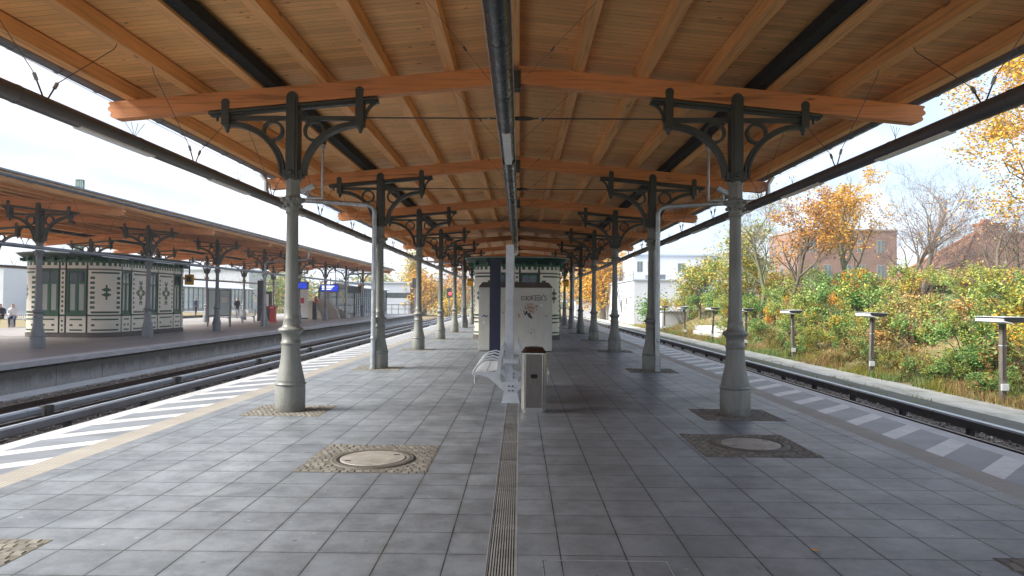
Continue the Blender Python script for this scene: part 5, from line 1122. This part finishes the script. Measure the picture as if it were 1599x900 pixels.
# trees at right
tree('autumn_tree',9.6,.20,101,'tall tree with sparse golden leaves at the upper right edge','bark',['leaf_gold','leaf_orange','leaf_yellowgreen'],(18.6,22.5,1.6),.52,5,34000,.050,[6,2,2],low=.28,cluster=.17,nb=6,upright=.3)
tree('autumn_tree',6.3,.15,102,'orange brown tree left of the brick building','bark',['leaf_orange','leaf_rust','leaf_gold'],(15.0,38.5,1.3),.36,5,6000,.065,[6,2,2],low=.2,cluster=.16,nb=5,twig_m='bark_green')
tree('autumn_tree',7.6,.17,103,'golden leaved tree standing before the brick building','bark_green',['leaf_gold','leaf_orange'],(18.6,40.5,1.5),.36,5,6500,.07,[6,1],low=.2,cluster=.15,nb=5,twig_m='bark_green',cover=lambda p:(-.6<p.x<.7 and p.z<6.9) or (p.x>1.3 and p.z>3))
tree('bare_tree',7.9,.17,104,'bare branching tree between the brick building and the tiled house','bark_pale',None,(22.6,40,1.6),.42,6,0,low=.15,nb=7,twig_m='bark_pale')
tree('bare_tree',7.0,.14,105,'bare pale tree at the left of the orange brown tree','bark_green',['leaf_yellowgreen'],(14.7,42.5,1.2),.40,6,900,.06,[1],low=.2,nb=5,twig_m='bark_pale')
tree('slender_tree',5.6,.11,106,'slender tree with yellow green leaves beside the nearest right column','bark_green',['leaf_yellowgreen','leaf_gold','leaf_pale'],(14.6,47.5,.9),.5,5,7500,.085,[5,2,2],low=.15,cluster=.28,nb=6)
tree('slender_tree',4.5,.10,107,'yellow green tree in front of the white building','bark_green',['leaf_yellowgreen','leaf_pale','leaf_gold'],(14.2,55,.4),.5,5,7500,.09,[5,3,2],low=.15,cluster=.30,nb=6)
tree('bare_tree',4.6,.11,108,'small bare tree in front of the tiled house','bark',['leaf_rust'],(19.4,28.5,1.6),.5,5,400,.05,[1],low=.25,nb=5,twig_m='twig_purple')
tree('bare_tree',5.2,.12,109,'thin bare tree at the far right edge beside the house','bark',['leaf_straw'],(23.8,33.5,1.8),.45,5,400,.05,[1],low=.25,nb=5,twig_m='twig_purple')
tree('bare_tree',4.8,.10,110,'purple twigged bare tree in front of the roof of the tiled house','bark_pale',None,(25.0,36.5,1.8),.5,6,0,low=.25,nb=5,twig_m='twig_purple')
tree('bare_tree',6.4,.13,121,'brown twigged tree at the right corner of the brick building','bark',['leaf_orange','leaf_straw'],(20.6,37.5,1.5),.42,6,900,.06,[2,2],low=.15,nb=6,twig_m='twig_purple')
# distant trees
def far_tree(loc,h,w,mats,weights,n,seed,label,shape='round',size=.22,name='autumn_tree',group='distant autumn trees'):
    r=random.Random(seed); e=empty(name,loc,label,'tree',group); t=MB(); t.tube([(0,0,-.2),(0,0,h*.35),(.1,0,h*.8)],[w*.07+.05,w*.05+.03,.03],'bark',n=6); pts=[]
    for i in range(9):
        a=i*2.4; z=h*(.3+.05*i); rr=w*.35; t.tube([(0,0,z*.8),(math.cos(a)*rr*.6,math.sin(a)*rr*.6,z+.1*h),(math.cos(a)*rr,math.sin(a)*rr,z+.2*h)],[.06,.04,.02],'bark',n=4,cap=False)
    t.build('trunk',e,fix=False)
    lob=[(r.uniform(.15,1),r.uniform(0,6.28)) for _ in range(26)]
    for i in range(n):
        q,a=r.choice(lob); z=h*(.18+.8*q)
        if shape=='cone': R_=w*.5*(1-q)**.7+.15
        elif shape=='poplar': R_=w*.5*math.sin(PI*min(1,q*.8+.2))**.6*.9+.1
        else: R_=w*.5*math.sqrt(max(0,1-(q*1.9-1)**2*.85))
        c=Vector((math.cos(a)*R_*.6,math.sin(a)*R_*.6,z)); s=w*.16+.15; pts.append((c+Vector((r.gauss(0,s),r.gauss(0,s),r.gauss(0,s*(1.5 if shape!='round' else .9)))),None))
    leaf_obj('crown',pts,size,mats,weights,seed,e); return e
G_=['leaf_gold','leaf_orange','leaf_yellowgreen']
far_tree((11.5,96,-.8),8.6,6.0,G_,[7,3,1],4200,1,'big golden tree just right of the kiosk'); far_tree((14.4,104,-.8),8.0,6.5,G_,[5,6,1],4200,2,'orange tree behind the fifth column of the right row')
far_tree((10.5,125,-.8),9.0,7.0,G_,[7,2,2],3000,3,'golden tree farthest right of the kiosk between the columns'); far_tree((15.0,88,-.8),5.6,2.4,G_,[3,6,1],2600,4,'narrow cone shaped orange tree left of the white building','cone',.16)
far_tree((-17.3,112,-.8),9.6,3.0,['leaf_yellowgreen','leaf_gold'],[5,4],3200,5,'tall narrow yellow poplar beyond the opposite platform','poplar',.2)
far_tree((-15.0,110,-.8),6.0,5.2,G_,[8,2,1],3600,6,'low golden tree right of the yellow poplar'); far_tree((-19.6,118,-.8),5.4,4.0,G_,[8,1,1],2200,7,'golden tree partly hidden by the glazed stair house')
far_tree((-13.0,138,-.8),7.2,5.5,['leaf_orange','leaf_rust','leaf_gold'],[4,3,3],2600,8,'orange brown tree between the third and fourth left columns'); far_tree((-9.7,95,-.8),2.7,3.0,['leaf_yellowgreen','leaf_gold'],[3,5],2200,9,'bright yellow bush below the red signal',size=.14)
far_tree((-12.8,118,-.8),3.6,3.6,['leaf_green','leaf_yellowgreen'],[6,2],2000,10,'small green tree between the golden ones at left')
far_tree((-13.5,165,-.8),9,8,['leaf_rust','leaf_orange','leaf_green'],[4,2,2],2600,11,'rusty tree behind the tall thin mast'); far_tree((-8.5,180,-.8),7.5,8,['leaf_rust','leaf_green','leaf_orange'],[3,4,2],2600,12,'dull brown tree beside the left edge of the kiosk')
far_tree((-50,140,-.8),6.4,7,['leaf_yellowgreen','leaf_green'],[5,3],3600,13,'yellow green tree under the opposite canopy beyond the glass case'); far_tree((-44,135,-.8),6,7,['leaf_yellowgreen','leaf_green','leaf_gold'],[5,2,2],3200,14,'yellow green tree behind the red ticket machine')
far_tree((-40,120,-.8),6.5,9,['leaf_yellowgreen','leaf_green','leaf_rust'],[4,3,2],2800,16,'green tree behind the glazed hall')
far_tree((-27,130,-.8),6.5,8,['leaf_yellowgreen','leaf_gold','leaf_green'],[4,2,2],2800,17,'yellow green tree behind the pale flat roofed building')
far_tree((13.2,68,-.8),2.6,2.6,['leaf_green','leaf_pale'],[5,3],2200,18,'round green bush before the cone shaped tree',size=.11); far_tree((18,130,-.8),8,8,G_,[4,5,2],2400,19,'orange tree behind the white building')
# far wood as one mass along the horizon
def wood_line():
    r=random.Random(4); pts=[]
    for i in range(26000):
        a=r.uniform(-1.15,1.15); d=r.uniform(230,300); x=math.tan(a)*d*.8; hh=8+5*noise.noise(Vector((x*.03,d*.02,0)))+2*noise.noise(Vector((x*.15,0,2))); pts.append((Vector((x,d,-.8+hh*r.random())),None))
    o=leaf_obj('far_wood',pts,1.0,['leaf_rust','leaf_green','leaf_orange','leaf_yellowgreen'],[4,4,1,2],5); tag(o,'brownish green band of distant woodland along the horizon','wood',kind='stuff')
wood_line()
# horizon houses band at left: low pale buildings behind the opposite platform
for k,(x,y,w,h) in enumerate(((-78,96,20,6.5),(-60,128,24,7.5))):
    o=MB().box(-w/2,w/2,-5,5,0,h,'white_render').box(-w/2-.2,w/2+.2,-5.2,5.2,h,h+.25,'roof_metal').build('pale_building'); o.location=(x,y,-.8); tag(o,['low pale building behind the opposite kiosk at left','long pale building behind the glazed hall'][k],'building')
    for i in range(int(w/3)):
        wn=MB().box(-w/2+1+i*3,-w/2+2.2+i*3,-5.05,-5.0,1.6,3.2,'window_glass').build('window',o)
# haze
hz=MB().box(-420,420,-70,420,-2.2,22,'haze').build('haze'); hz['kind']='stuff'; tag(hz,'thin pale autumn air over the railway','haze')
hm=MAT['haze']; hz.data.materials[0]=hm
